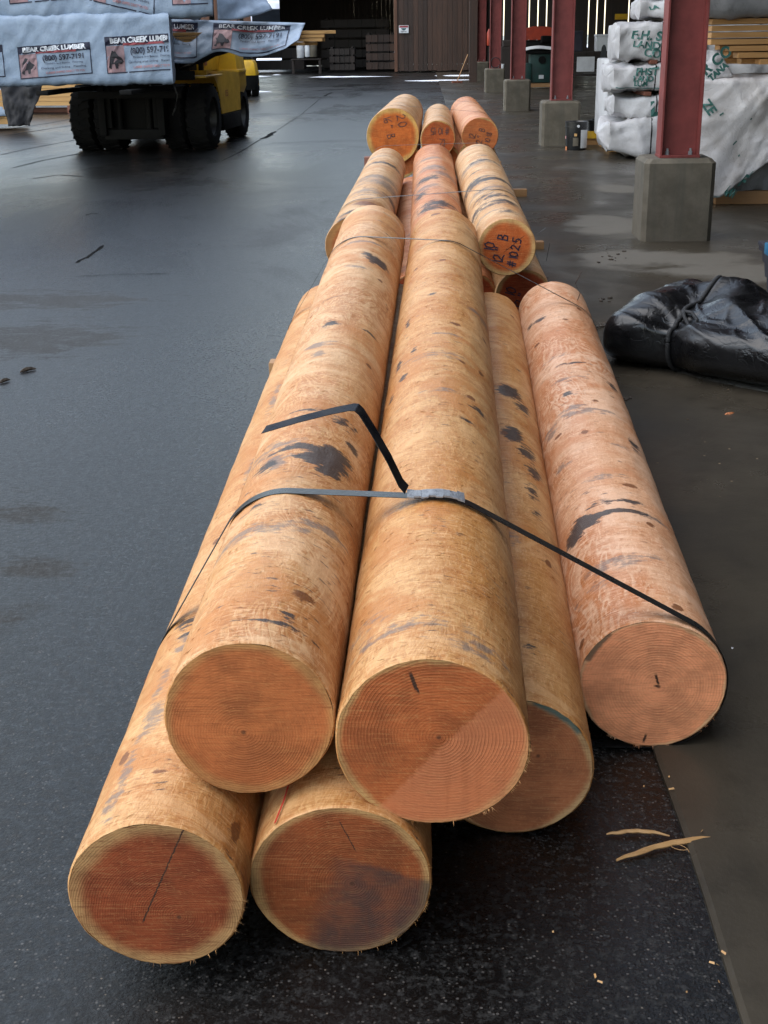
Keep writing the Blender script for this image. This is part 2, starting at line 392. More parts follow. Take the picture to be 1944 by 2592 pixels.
# ------------------------------------------------------------------ ground
def asphalt_mat():
    k = NT('wet_asphalt'); v = k.coord('Object')
    ag = k.new('ShaderNodeTexVoronoi', feature='F1'); k.put(ag.inputs['Vector'], v); ag.inputs['Scale'].default_value = 150
    agc = k.new('ShaderNodeSeparateColor'); k.t.links.new(ag.outputs['Color'], agc.inputs[0])
    n = k.noise(v, .9, 6, .6); fine = k.noise(v, 300, 4, .8); md = k.noise(v, 11, 6, .7); gr = k.noise(v, 60, 6, .8)
    c = k.mix(k.ss(md, .35, .65), (.002,.002,.002), (.004,.004,.004))
    g2 = k.noise(v, 26, 7, .82)
    c = k.mix(k.ss(gr, .50, .62, 0, .9), c, (.028,.028,.0275))
    c = k.mix(k.ss(g2, .52, .62, 0, .6), c, (.032,.0315,.0305))
    c = k.mix(k.ss(g2, .46, .38, 0, .9), c, (.0008,.0008,.0008))
    c = k.mix(k.math('MULTIPLY', k.ss(agc.outputs[0], .80, 1.0, 0, .9), k.ss(ag.outputs['Distance'], .2, .55, 1, 0)), c, (.075,.070,.065))
    c = k.mix(k.math('MULTIPLY', k.ss(agc.outputs[1], .985, .99, 0, .8), k.ss(ag.outputs['Distance'], .2, .4, 1, 0)), c, (.15,.125,.10))
    mud = k.ss(k.noise(k.coord('Object', (.55, .34, 1), (0, 0, .3)), 1, 6, .65, .6), .52, .68)
    # patches of dried mud where the photograph has them
    sx = k.new('ShaderNodeSeparateXYZ'); k.put(sx.inputs[0], v); X, Y = sx.outputs[0], sx.outputs[1]
    spots = None
    for (px, py, rx, ry) in ((50,1300,.22,.12),(70,1440,.14,.10),(20,1560,.10,.10),(60,860,.7,.5),(150,760,.6,.35),(20,760,.5,.4),(700,860,.25,.3),(770,640,.35,.25)):
        g = gp(px*1.1718 if px < 60 or px > 100 else px*1.1718, py*1.1718 if False else py)
        q = k.math('ADD', k.math('POWER', k.math('DIVIDE', k.math('SUBTRACT', X, g.x), rx), 2.0), k.math('POWER', k.math('DIVIDE', k.math('SUBTRACT', Y, g.y), ry), 2.0))
        q = k.math('EXPONENT', k.math('MULTIPLY', q, -1.0)); spots = q if spots is None else k.math('MAXIMUM', spots, q)
    sp = k.ss(k.math('ADD', spots, k.math('MULTIPLY', k.math('SUBTRACT', k.noise(k.coord('Object', (3, 7, 1), (0, 0, .2)), 1, 7, .78, .4), .5), 3.2)), .35, .95)
    mud = k.math('MAXIMUM', k.math('MULTIPLY', mud, .55), sp)
    c = k.mix(k.math('MULTIPLY', mud, .5), c, (.030,.024,.017))
    wet = k.noise(k.coord('Object', (.5, .22, 1), (0, 0, .25), (2, 1, 0)), 1, 6, .6, .5)
    ro = k.ss(wet, .40, .66, .33, .22)
    ro = k.math('ADD', ro, k.math('MULTIPLY', mud, .22))
    ro = k.math('ADD', ro, k.math('MULTIPLY', k.math('SUBTRACT', gr, .5), .45))
    sp_ = k.math('ADD', k.math('MULTIPLY', k.ss(k.math('ADD', k.math('MULTIPLY', gr, .5), k.math('MULTIPLY', g2, .5)), .38, .60, 1.35, .40), .66), k.math('MULTIPLY', mud, -.08))
    hgt = k.math('ADD', k.math('MULTIPLY', ag.outputs['Distance'], .5), k.math('ADD', k.math('MULTIPLY', fine, .5), k.math('ADD', k.math('MULTIPLY', gr, 1.1), k.math('MULTIPLY', g2, 1.3))))
    bs = k.bump(hgt, .26, .006, k.bump(md, .12, .03, k.bump(n, .08, .10)))
    k.b.inputs['IOR'].default_value = 1.33; k.b.inputs['Specular Tint'].default_value = (1, 1, 1, 1)
    return k.fin(c, ro, bs, None, sp_)
M['asphalt'] = asphalt_mat()

def slab_mat():
    k = NT('damp_concrete_slab'); v = k.coord('Object')
    n = k.noise(v, 1.1, 6, .6); md = k.noise(v, 9, 5, .65); fine = k.noise(v, 90, 4, .7)
    band = k.noise(k.coord('Object', (.8, .5, 1), (0, 0, .3), (4, 0, 0)), 1, 5, .6, .5)
    c = k.mix(k.ss(n, .3, .7), (.050,.042,.031), (.026,.0215,.0155))
    c = k.mix(k.ss(md, .45, .75, 0, .5), c, (.020,.017,.013))
    sx0 = k.new('ShaderNodeSeparateXYZ'); k.put(sx0.inputs[0], v)
    spots = None
    for (px, py, rx, ry) in ((1540,575,.45,.8),(1570,660,.35,.5),(1720,660,.7,.45),(1880,690,.7,.5),(1560,480,.3,.6)):
        g = gp(px, py)
        q = k.math('ADD', k.math('POWER', k.math('DIVIDE', k.math('SUBTRACT', sx0.outputs[0], g.x), rx), 2.0), k.math('POWER', k.math('DIVIDE', k.math('SUBTRACT', sx0.outputs[1], g.y), ry), 2.0))
        q = k.math('EXPONENT', k.math('MULTIPLY', q, -1.0)); spots = q if spots is None else k.math('MAXIMUM', spots, q)
    dry = k.math('MAXIMUM', k.ss(band, .54, .72, 0, .45), k.ss(k.math('ADD', spots, k.math('MULTIPLY', k.math('SUBTRACT', k.noise(v, 2.2, 6, .65), .5), 1.6)), .35, .8))
    c = k.mix(k.math('MULTIPLY', dry, .6), c, (.165,.15,.125))
    sx = k.new('ShaderNodeSeparateXYZ'); k.put(sx.inputs[0], v)
    A, B_ = gp(1640, 940), gp(1944, 1006); dd = (B_-A).normalized(); nn = (-dd.y, dd.x)
    q = k.math('ADD', k.math('MULTIPLY', k.math('SUBTRACT', sx.outputs[0], A.x), nn[0]), k.math('MULTIPLY', k.math('SUBTRACT', sx.outputs[1], A.y), nn[1]))
    q = k.math('ADD', q, k.math('MULTIPLY', k.math('SUBTRACT', n, .5), .16))
    tide = k.math('MULTIPLY', k.ss(q, 0, .012), k.math('MULTIPLY', k.ss(q, .10, .9, 1, 0), k.ss(sx.outputs[0], 1.0, 1.5)))
    c = k.mix(k.math('MULTIPLY', tide, .7), c, (.20,.195,.175))
    rust = k.ss(k.noise(v, .8, 4, .6, .4), .60, .72)
    c = k.mix(k.math('MULTIPLY', rust, .35), c, (.075,.04,.022))
    c = k.mix(k.ss(fine, .66, .74, 0, .7), c, (.025,.022,.02))
    vv = k.voro(v, 38, out='Distance'); sp = k.new('ShaderNodeTexVoronoi'); k.put(sp.inputs['Vector'], v); sp.inputs['Scale'].default_value = 26
    spc = k.new('ShaderNodeSeparateColor'); k.t.links.new(sp.outputs['Color'], spc.inputs[0])
    c = k.mix(k.math('MULTIPLY', k.ss(spc.outputs[0], .93, .95), k.ss(sp.outputs['Distance'], .1, .16, .8, 0)), c, (.22,.16,.10))
    ro = k.math('ADD', k.ss(n, .35, .7, .26, .42), k.math('MULTIPLY', dry, .30))
    return k.fin(c, ro, k.bump(k.math('ADD', md, k.math('MULTIPLY', fine, .4)), .16, .01), None, .24)
M['slab'] = slab_mat()

XE = .526                                     # edge of the slab
def sheet(name, pts, z, m, kind='structure'):
    b = MB(); n = len(pts); b.add([(p[0], p[1], z) for p in pts], [tuple(range(n))])
    return tag(b.build(name, m), kind=kind)
sheet('asphalt_ground', [(-400,-60),(400,-60),(400,600),(-400,600)], 0, M['asphalt'])
sl = MB()
ys = [-8+i*.25 for i in range(int(67/.25)+1)]
vs = []
for i, y in enumerate(ys):
    e = XE + .008*noise.noise(Vector((y*1.7, 0, 3))) + .004*noise.noise(Vector((y*9, 0, 3)))
    vs += [(e-.004, y, -.05), (e, y, .008), (e+.010, y, .014), (22, y, .014)]
fs = []
for i in range(len(ys)-1):
    for j in range(3): fs.append((i*4+j, i*4+j+1, i*4+4+j+1, i*4+4+j))
sl.add(vs, fs); tag(sl.build('concrete_slab', M['slab']), kind='structure')
SZ = .014

# ------------------------------------------------------------------ logs
MLOG = {}
def W2(p): return Vector(p)
class Log: pass
LOGS = {}
def hit(p0, p1, r0, r1, px, py):
    d = (p1-p0).normalized(); L = (p1-p0).length; u = ray(px, py).normalized(); t = 1.0
    for _ in range(200):
        q = CAM+u*t-p0; v = q.dot(d); rad = (q-d*v).length; g = rad-(r0+(r1-r0)*v/L)
        if abs(g) < 2e-4: break
        t += g*.9
        if t > 60: break
    rt = d.cross(Vector((0,0,1))).normalized(); up = rt.cross(d)
    w_ = q-d*v; return math.degrees(math.atan2(w_.dot(rt), w_.dot(up))), v
def make_log(key, p0, p1, r0, r1, mat, emat, label, group, patches=(), seed=0, nth=120, dv=.014, fringe=0, fr_range=(-40, 200), knots=0, smears=0, fl=1.0, fuzz=0, mark=None, grey=0, bulge=.004, pk=1.0):
    p0, p1 = Vector(p0), Vector(p1); d = (p1-p0).normalized(); L = (p1-p0).length
    rt = d.cross(Vector((0,0,1))).normalized(); up = rt.cross(d).normalized()
    mtx = Matrix(((rt.x, up.x, -d.x, p0.x), (rt.y, up.y, -d.y, p0.y), (rt.z, up.z, -d.z, p0.z), (0,0,0,1)))
    root = empty('peeled_log', None, matrix=mtx); tag(root, label, 'log', group)
    lg = Log(); lg.p0, lg.p1, lg.r0, lg.r1, lg.d, lg.L, lg.root = p0, p1, r0, r1, d, L, root; LOGS[key] = lg
    rnd = random.Random(seed*131+5)
    o2, q2, o3, q3 = .010+.010*rnd.random(), rnd.uniform(0, 3.14), .004+.005*rnd.random(), rnd.uniform(0, 6.28)
    ov = lambda th: 1+o2*math.cos(2*(th-q2))+o3*math.cos(3*(th-q3))-.006
    nv = max(20, int(L/dv)); vs = []; uvs = []; st = []
    P = []
    for q in patches:
        if len(q) == 7: a, v = hit(p0, p1, r0, r1, q[1]*1.17179, q[2]*1.17179); q = (a, v)+tuple(q[3:])
        P.append((q[0], q[1], q[2]*pk, q[3]*pk, q[4], q[5]))
    for _ in range(smears):
        P.append((rnd.uniform(-95, 95), rnd.uniform(.1, L), rnd.uniform(.02, .07), rnd.uniform(.008, .03), rnd.uniform(.45, .95), 'b'))
    for _ in range(grey):
        P.append((rnd.uniform(-95, 95), rnd.uniform(.1, L), rnd.uniform(.04, .13), rnd.uniform(.015, .06), rnd.uniform(.4, .8), 'g'))
    for _ in range(knots):
        P.append((rnd.uniform(-85, 85), rnd.uniform(.2, L), .013, .017, 1.0, 'k'))
    rows = [0.0, .002, .006] + [L*i/nv for i in range(1, nv+1)]
    lump = [.0035*noise.noise(Vector((v*1.1, seed*3.1, 0)))*min(1, v*4) for v in rows]; lph = [2.2*noise.noise(Vector((v*.7, seed*5.7, 9))) for v in rows]
    Pb = []
    for (a, v, su, sv, s_, kd) in P: Pb.append((R(a), v, su, sv, s_, 'bkg'.index(kd)))
    for i, v in enumerate(rows):
        t = v/L; rb = r0+(r1-r0)*t
        rowP = [q for q in Pb if abs(q[1]-v) < q[3]*3.2]
        for j in range(nth+1):
            th = -math.pi + 2*math.pi*j/nth              # angle from the top, + to the right; seam underneath
            rr = rb*ov(th)*(1+bulge*noise.noise(Vector((math.cos(th)*1.2, math.sin(th)*1.2, v*1.3+seed*7)))*2.2)
            rr += .0012*noise.noise(Vector((math.cos(th)*9, math.sin(th)*9, v*14+seed)))+lump[i]*math.cos(th-lph[i])+.0022*noise.noise(Vector((math.cos(th)*2.6+seed, math.sin(th)*2.6, v*5)))
            if i == 0: rr -= .0035
            elif i == 1: rr -= .001
            vs.append((rr*math.sin(th), rr*math.cos(th), -v)); uvs.append((th*rb, v))
            s = [0.0, 0.0, 0.0]
            for (a, vv, su, sv, sg, kd) in rowP:
                du = (th-a)*rb/su
                if abs(du) < 3: s[kd] = max(s[kd], sg*math.exp(-.5*(du*du+((v-vv)/sv)**2)*1.4))
            st.append(s)
    n = nth+1; fs = []
    for i in range(len(rows)-1):
        for j in range(nth): fs.append((i*n+j, i*n+j+1, i*n+n+j+1, i*n+n+j))
    # torn fibres on the near rim
    for _ in range(fringe):
        a = R(rnd.uniform(*fr_range)); rr = r0*ov(a)+.0005; w = rnd.uniform(.00018, .00045)/r0; l = (.0015+.008*rnd.random()**3)*fl
        if noise.noise(Vector((a*5, seed, 2))) < .10 and rnd.random() < .9: continue
        o = len(vs); tilt = rnd.uniform(-.9, .9)
        q = l*rnd.uniform(.2, 1.0)
        for (aa, dr, zz) in ((a-w, -.003, .0), (a+w, -.003, .0), (a+tilt*l/r0*.6, q, rnd.uniform(-.002, .010))):
            vs.append(((rr+dr)*math.sin(aa), (rr+dr)*math.cos(aa), zz)); uvs.append((aa*r0, .3)); st.append([0,0,0])
        fs.append((o, o+1, o+2))
    for _ in range(fuzz):
        a = R(rnd.uniform(-110, 110)); v = rnd.random()**1.25*L*.98+.004; rr = (r0+(r1-r0)*v/L)*ov(a)+.0006; ii = min(len(rows)-2, int(v/L*nv)+3); jj = int((a+math.pi)/(2*math.pi)*nth)
        if st[ii*n+jj][0]+st[ii*n+jj][2] > .25: continue
        ang = rnd.gauss(.35, .55); l = rnd.uniform(.004, .014); w = rnd.uniform(.0003, .0006); du, dv_ = l*math.cos(ang), l*math.sin(ang); o = len(vs); lift = rnd.uniform(.0003, .0014)
        lx = lump[ii]; lp = lph[ii]
        for (uu, v2, q) in ((-du, -dv_, 0), (-du*.2-w*math.sin(ang)*2, -dv_*.2+w*math.cos(ang)*2, lift), (du, dv_, lift*.4), (-du*.2+w*math.sin(ang)*2, -dv_*.2-w*math.cos(ang)*2, lift)):
            aa = a+uu/rr; r_ = rr+q+lx*math.cos(aa-lp)+.0022*noise.noise(Vector((math.cos(aa)*2.6+seed, math.sin(aa)*2.6, v*5)))
            vs.append((r_*math.sin(aa), r_*math.cos(aa), -v-v2)); uvs.append((aa*rr+uu, v+v2)); st.append([0,0,0])
        fs.append((o, o+1, o+2, o+3))
    # far cut closes the trunk
    o = len(vs); base = (len(rows)-1)*n
    vs.append((0, 0, -L)); uvs.append((0, 0)); st.append([0,0,0])
    for j in range(nth): fs.append((base+j, base+j+1, o))
    me = bpy.data.meshes.new('trunk'); me.from_pydata(vs, [], fs); me.materials.append(M[mat])
    ul = me.uv_layers.new(name='UVMap'); li = [0]*len(me.loops); me.loops.foreach_get('vertex_index', li)
    flat = []
    for q in li: flat += uvs[q]
    ul.data.foreach_set('uv', flat)
    ca = me.color_attributes.new('stain', 'FLOAT_COLOR', 'POINT'); cf = []
    for s in st: cf += [s[0], s[1], s[2], 1]
    ca.data.foreach_set('color', cf)
    bm = bmesh.new(); bm.from_mesh(me); bmesh.ops.recalc_face_normals(bm, faces=bm.faces[:]); bm.to_mesh(me); bm.free()
    _auto(me, R(50))
    o = bpy.data.objects.new('trunk', me); col.objects.link(o); o.parent = root
    # sawn near end
    vs = [(0, 0, .0)]; nr = 10; fs = []
    for i in range(1, nr+1):
        for j in range(nth):
            th = -math.pi + 2*math.pi*j/nth
            rr = r0*ov(th)*(1+bulge*noise.noise(Vector((math.cos(th)*1.2, math.sin(th)*1.2, seed*7)))*2.2)+.0012*noise.noise(Vector((math.cos(th)*9, math.sin(th)*9, seed)))-.0036
            q = rr*i/nr; z = .0015*noise.noise(Vector((q*math.sin(th)*9, q*math.cos(th)*9, seed)))*(1 if i < nr else .2)
            vs.append((q*math.sin(th), q*math.cos(th), z))
    for j in range(nth): fs.append((0, 1+j, 1+(j+1) % nth))
    for i in range(nr-1):
        for j in range(nth): a = 1+i*nth; fs.append((a+j, a+nth+j, a+nth+(j+1) % nth, a+(j+1) % nth))
    me = bpy.data.meshes.new('sawn_end'); me.from_pydata(vs, [], fs); me.materials.append(emat)
    ul = me.uv_layers.new(name='UVMap'); li = [0]*len(me.loops); me.loops.foreach_get('vertex_index', li); flat = []
    for q in li: flat += [vs[q][0], vs[q][1]]
    ul.data.foreach_set('uv', flat)
    bm = bmesh.new(); bm.from_mesh(me); bmesh.ops.recalc_face_normals(bm, faces=bm.faces[:])
    if sum(f.normal.z for f in bm.faces) < 0: bmesh.ops.reverse_faces(bm, faces=bm.faces[:])
    bm.to_mesh(me); bm.free(); me.shade_smooth()
    o = bpy.data.objects.new('sawn_end', me); col.objects.link(o); o.parent = root
    if mark: handwriting(root, *mark)
    return lg

GLY = {'0': [[(.5,1),(.15,.8),(.1,.3),(.4,0),(.8,.2),(.85,.7),(.5,1)]],
 '1': [[(.4,.95),(.5,0)]], '2': [[(.1,.75),(.3,1),(.7,.9),(.7,.6),(.35,.3),(.05,.05),(.5,.08),(.95,0)]],
 '5': [[(.9,1),(.25,.95),(.2,.55),(.6,.6),(.85,.35),(.6,.02),(.1,.05)]],
 '6': [[(.75,1),(.3,.7),(.12,.3),(.4,0),(.8,.15),(.7,.45),(.2,.35)]],
 '8': [[(.5,.55),(.15,.75),(.45,1),(.8,.8),(.5,.55),(.15,.25),(.45,0),(.85,.2),(.5,.55)]],
 'B': [[(.15,0),(.2,1),(.7,.95),(.75,.65),(.25,.52),(.85,.4),(.8,.08),(.15,0)]],
 '#': [[(.3,0),(.4,1)],[(.65,0),(.75,1)],[(.05,.35),(.95,.4)],[(.1,.65),(1,.7)]],
 '"': [[(.3,1),(.28,.75)],[(.6,1),(.58,.75)]], "'": [[(.4,1),(.38,.75)]]}
def handwriting(root, lines, rot, sz, w=.006, off=(0,0), ink='ink'):
    """crayon strokes on the sawn end; lines = [(text, x, y)] in the rotated frame"""
    cr, sr = math.cos(rot), math.sin(rot)
    for (s, x, y, k) in lines:
        b = MB()
        for ch in s:
            for pl in GLY.get(ch, []):
                ps = []
                for a, c in zip(pl, pl[1:]+pl[-1:]):
                    for q in (0, .25, .5, .75): ps.append((a[0]+(c[0]-a[0])*q, a[1]+(c[1]-a[1])*q))
                pts = []
                for (gx, gy) in ps[:-3]:
                    X, Y = x+gx*sz*.62*k+random.uniform(-1,1)*sz*.008, y+gy*sz*k+random.uniform(-1,1)*sz*.008
                    pts.append(Vector((X*cr-Y*sr+off[0], X*sr+Y*cr+off[1], .0022)))
                for i in range(len(pts)-1):
                    t = (pts[i+1]-pts[i])
                    if t.length < 1e-5: continue
                    t.normalize(); sd = Vector((-t.y, t.x, 0))*w*.5; e = t*w*.3
                    b.add([pts[i]-sd-e, pts[i+1]-sd+e, pts[i+1]+sd+e, pts[i]+sd-e], [(0,1,2,3)])
            x += sz*k*(.36 if ch in '1\'"' else .78)
        b.build('grade_mark', M[ink], root)

# near bundle --------------------------------------------------------------
def logpts(f, rr):
    return pt(*f), pt(*rr)
G1 = 'logs in the nearest strapped bundle'; G2 = 'logs in the middle bundle'; G3 = 'logs in the farthest bundle'
def zfor(px, py, h):                         # depth where the ray meets height h
    d = ray(px, py); return (h-CH)/d.z
E_ = {}
E_['L1'] = end_mat('sawn_end_red', (.24,.050,.015), (.44,.26,.105), (.035,-.045), .15, .17, 1500, None, None, .36, 1.1, .25,
                   [(.062,.148,-.03,-.06,.0020)])
# wet dark patch with its own wedge shape on the second log
E_['L2'] = end_mat('sawn_end_split', (.27,.066,.018), (.46,.28,.11), (.02,-.005), .16, .10, 1400, None,
                   ((.94,-.34,-.009), (-.30,-.95,-.048), .82), .40, 2.3, .2, [(.0,.13,.03,.06,.0014)])
E_['L3'] = end_mat('sawn_end_rosy', (.40,.135,.055), (.52,.34,.16), (.05,.03), .162, .08, 1200, None, None, .40, 3.7, 0, None, (.95,.42,(.01,.10,.11)))
E_['L4'] = end_mat('sawn_end_gold', (.46,.135,.040), (.46,.235,.08), (-.01,-.025), .15, .12, 1300, None, None, .52, 4.2, .2)
E_['L5'] = end_mat('sawn_end_two_tone', (.42,.108,.030), (.48,.30,.115), (.012,.012), .165, .08, 1150, (.74,-.67,.018,(.54,.19,.085),.48), None, .50, 5.6, .25,
                   [(-.037,.140,-.024,.098,.0042), (-.031,.125,-.020,.092,.003)])
E_['L6'] = end_mat('sawn_end_pale_rosy', (.80,.31,.145), (.58,.37,.19), (.015,-.005), .165, .05, 1000, None, None, .50, 6.4, 0,
                   [(.015,-.005,.005,.03,.004), (.02,-.005,.0,-.002,.004), (-.012,-.155,-.005,-.125,.004)], (2.5,.30,(.05,.04,.03)))
E_['M3'] = end_mat('sawn_end_orange', (.52,.115,.022), (.60,.42,.17), (0,-.01), .146, .17, 900, None, None, .10, 7.4, .2, [(-.02,-.03,.09,.06,.0018)])
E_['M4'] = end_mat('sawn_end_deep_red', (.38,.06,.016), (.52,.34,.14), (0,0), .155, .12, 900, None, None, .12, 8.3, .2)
E_['T1'] = end_mat('sawn_end_bright_orange', (.55,.125,.018), (.60,.40,.12), (0,0), .22, .17, 820, None, None, .08, 9.1, .5)
E_['T2'] = end_mat('sawn_end_dark_orange', (.42,.08,.014), (.60,.43,.15), (0,0), .146, .10, 900, None, None, .10, 10.4, .2)
E_['T3'] = end_mat('sawn_end_brown_orange', (.46,.12,.03), (.50,.35,.13), (0,0), .146, .06, 900, None, None, .12, 11.9, .1)

make_log('L1', pt(396,2267,2.155), pt(835,800,6.30), .150, .165, 'log_b', E_['L1'],
  'bottom left log of the nearest bundle, one thin crack across its dark red end', G1, fuzz=600, seed=1, fringe=110, fr_range=(20,190), knots=3, smears=3,
  patches=[('p',270,1665,.012,.14,.75,'g'),('p',330,1545,.02,.06,.95,'g'),('p',345,1480,.012,.10,.7,'g'),('p',405,1385,.022,.05,.9,'g'),('p',432,1320,.012,.12,.75,'g'),
   ('p',500,1150,.014,.25,.75,'g'),('p',545,1010,.02,.10,.85,'g'),('p',590,860,.014,.2,.8,'g'),('p',268,1637,.012,.022,1.1,'k'),('p',465,1168,.012,.02,1.0,'k'),('p',510,1795,.012,.03,1.0,'k'),
   ('p',400,1345,.03,.03,.9,'b'),('p',235,1730,.010,.05,.8,'g'),('p',345,1660,.03,.015,.6,'k')])
make_log('L2', pt(862,2231,2.23), pt(1000,800,6.25), .160, .165, 'log_b', E_['L2'],
  'bottom log with a black wet wedge on its sawn end and red pencil line', G1, fuzz=200, seed=2, fringe=150, fr_range=(20,200), knots=1)
make_log('L3', pt(1298,1944,2.56), pt(1235,817,6.17), .162, .156, 'log_b', E_['L3'],
  'half hidden bottom log in shade with teal paint on its end rim', G1, fuzz=400, seed=3, fringe=60, fr_range=(20,100), knots=3, smears=3,
  patches=[('p',1098,845,0.036,0.057499999999999996,1.7550000000000001,'b'),
   ('p',1130,882,.03,.06,1.1,'b'),
   ('p',1108,938,0.026399999999999996,0.057499999999999996,1.7550000000000001,'b'),
   ('p',1140,980,.03,.06,1.1,'b'),
   ('p',1152,1022,.03,.05,1.0,'b'),
   ('p',1150,1060,.02,.06,.9,'b'),
   ('p',1185,1217,.011,.020,1,'k'),
   ('p',1095,1160,.03,.05,.6,'g'),
   ('p',1160,1110,.02,.04,.7,'b'),
   ('p',1150,1400,.02,.02,.7,'b')])
make_log('L6', pt(1651,1733,2.856), pt(1400,797,6.25), .165, .169, 'log_c', E_['L6'],
  'rightmost pinkish log with wavy grain and pale rosy end, at the slab edge', G1, fuzz=800, seed=6, fringe=160, fr_range=(120,215), knots=4, smears=2, grey=3,
  patches=[('p',1165,690,.040,.030,1.0,'b'),
   ('p',1145,707,.02,.03,1.0,'b'),
   ('p',1221,687,.016,.012,1,'k'),
   ('p',1160,746,.018,.016,1,'k'),
   ('p',1240,780,.06,.012,.95,'b'),
   ('p',1225,850,.015,.03,1.0,'b'),
   ('p',1225,815,.06,.02,.8,'g'),
   ('p',1270,882,.10,.03,.9,'g'),
   ('p',1235,880,.05,.03,.8,'g'),
   ('p',1287,862,.014,.012,1,'k'),
   ('p',1205,943,.015,.014,1,'k'),
   ('p',1190,935,.03,.05,.8,'g'),
   ('p',1362,1045,.022,.018,1.1,'k'),
   ('p',1366,1080,.035,.012,1.1,'b'),
   ('p',1320,1102,0.096,0.0138,1.4850000000000003,'b'),
   ('p',1262,1130,0.042,0.04025,1.5525,'b'),
   ('p',1240,1165,0.026399999999999996,0.034499999999999996,1.5525,'b'),
   ('p',1295,1085,.05,.02,.7,'b'),
   ('p',1330,1212,.07,.03,.8,'g'),
   ('p',1310,1025,.06,.02,.8,'g'),
   ('p',1325,835,.02,.05,1.0,'b'),
   ('p',1372,960,.02,.05,.95,'b'),
   ('p',1466,1310,.014,.014,1.1,'k'),
   ('p',1258,1392,.012,.014,1.1,'k'),
   ('p',1200,770,.08,.02,.6,'g'),
   ('p',1340,960,.05,.02,.6,'g'),
   ('p',1420,1120,.04,.02,.7,'g'),
   ('p',1215,1010,.03,.03,.6,'g')])
make_log('L4', pt(629,1822,2.17), pt(941,606,6.60), .150, .176, 'log_a', E_['L4'],
  'upper left log of the nearest bundle, large black smudge and gold-brown end', G1, fuzz=1100, seed=4, fringe=50, fr_range=(-60,60), knots=2, smears=5, grey=5,
  patches=[('p',703,992,.048,.040,1.9,'b'),
   ('p',726,985,.034,.034,1.9,'b'),
   ('p',712,1018,.024,.026,1.8,'b'),
   ('p',665,965,.07,.020,1.35,'b'),
   ('p',600,985,.05,.025,.9,'g'),
   ('p',568,1012,.03,.035,.85,'b'),
   ('p',598,1000,.02,.03,1.0,'g'),
   ('p',714,697,.030,.045,1.0,'b'),
   ('p',690,742,.05,.03,.8,'g'),
   ('p',685,763,.02,.03,1.0,'g'),
   ('p',745,915,.035,.04,.75,'b'),
   ('p',762,968,.018,.03,1.0,'b'),
   ('p',662,884,.05,.014,.9,'b'),
   ('p',815,565,0.042,0.057499999999999996,1.7550000000000001,'b'),
   ('p',795,550,.03,.03,1.1,'b'),
   ('p',770,575,.05,.03,.8,'g'),
   ('p',622,1330,.015,.012,1.1,'b'),
   ('p',600,1347,.07,.010,.75,'b'),
   ('p',545,1147,.10,.03,.7,'g'),
   ('p',705,1150,.06,.02,.9,'g'),
   ('p',655,1290,.03,.02,.7,'k'),
   ('p',785,522,.09,.02,1.0,'g'),
   ('p',835,668,.016,.15,.55,'k'),
   ('p',640,905,.05,.02,.6,'g')])
make_log('L5', pt(1093,1882,2.14), pt(1125,616,6.60), .165, .178, 'log_b', E_['L5'],
  'thick upper centre log of the nearest bundle carrying the strap seal, two-tone sawn end', G1, fuzz=1900, seed=5, fringe=260, fr_range=(10,200), fl=1.25, knots=4, smears=3, grey=3,
  patches=[('p',880,700,.010,.05,1.0,'b'),
   ('p',893,757,.010,.06,.75,'b'),
   ('p',862,790,.012,.06,1.1,'b'),
   ('p',868,818,.016,.022,1.1,'b'),
   ('p',845,865,.012,.05,.7,'b'),
   ('p',985,697,.02,.02,1,'k'),
   ('p',962,718,.05,.02,.7,'g'),
   ('p',1010,905,.03,.01,.8,'b'),
   ('p',1035,885,.04,.02,.8,'b'),
   ('p',940,462,.025,.03,1.0,'k'),
   ('p',932,632,.014,.03,.95,'b'),
   ('p',955,560,.02,.02,.8,'k'),
   ('p',870,1350,.12,.03,.55,'g'),
   ('p',1030,1390,.08,.03,.6,'g'),
   ('p',790,1360,.05,.03,.5,'g'),
   ('p',950,840,.09,.02,.45,'g'),
   ('p',1000,780,.012,.012,1,'k'),
   ('p',900,1080,.08,.03,.5,'g')])

# red pencil line on the second bottom log, red scribble on L5
def on_log(key, deg, v, off=.0015):
    lg = LOGS[key]; a = R(deg); r = lg.r0+(lg.r1-lg.r0)*v/lg.L + off
    return Vector((r*math.sin(a), r*math.cos(a), -v))
def pencil(key, pts, w=.004):
    b = MB(); q = [on_log(key, a, v, .0022) for a, v in pts]; qs = []
    for a, c in zip(q, q[1:]):
        for t in (0, .33, .66): qs.append(a.lerp(c, t))
    qs.append(q[-1]); n = [Vector((p.x, p.y, 0)).normalized() for p in qs]
    sd = [(qs[min(i+1, len(qs)-1)]-qs[max(i-1, 0)]).cross(n[i]).normalized() for i in range(len(qs))]
    b.ribbon(qs, sd, w, .0006, n); b.build('pencil_line', M['print_red2'], LOGS[key].root)
M['print_red2'] = mottled('red_crayon', (.55,.03,.02), None, .6)
pencil('L2', [(-43,.004), (-38,.06), (-36,.11), (-34,.16)])
pencil('L1', [(-8,.33), (-2,.325), (3,.335), (8,.33)], .005)

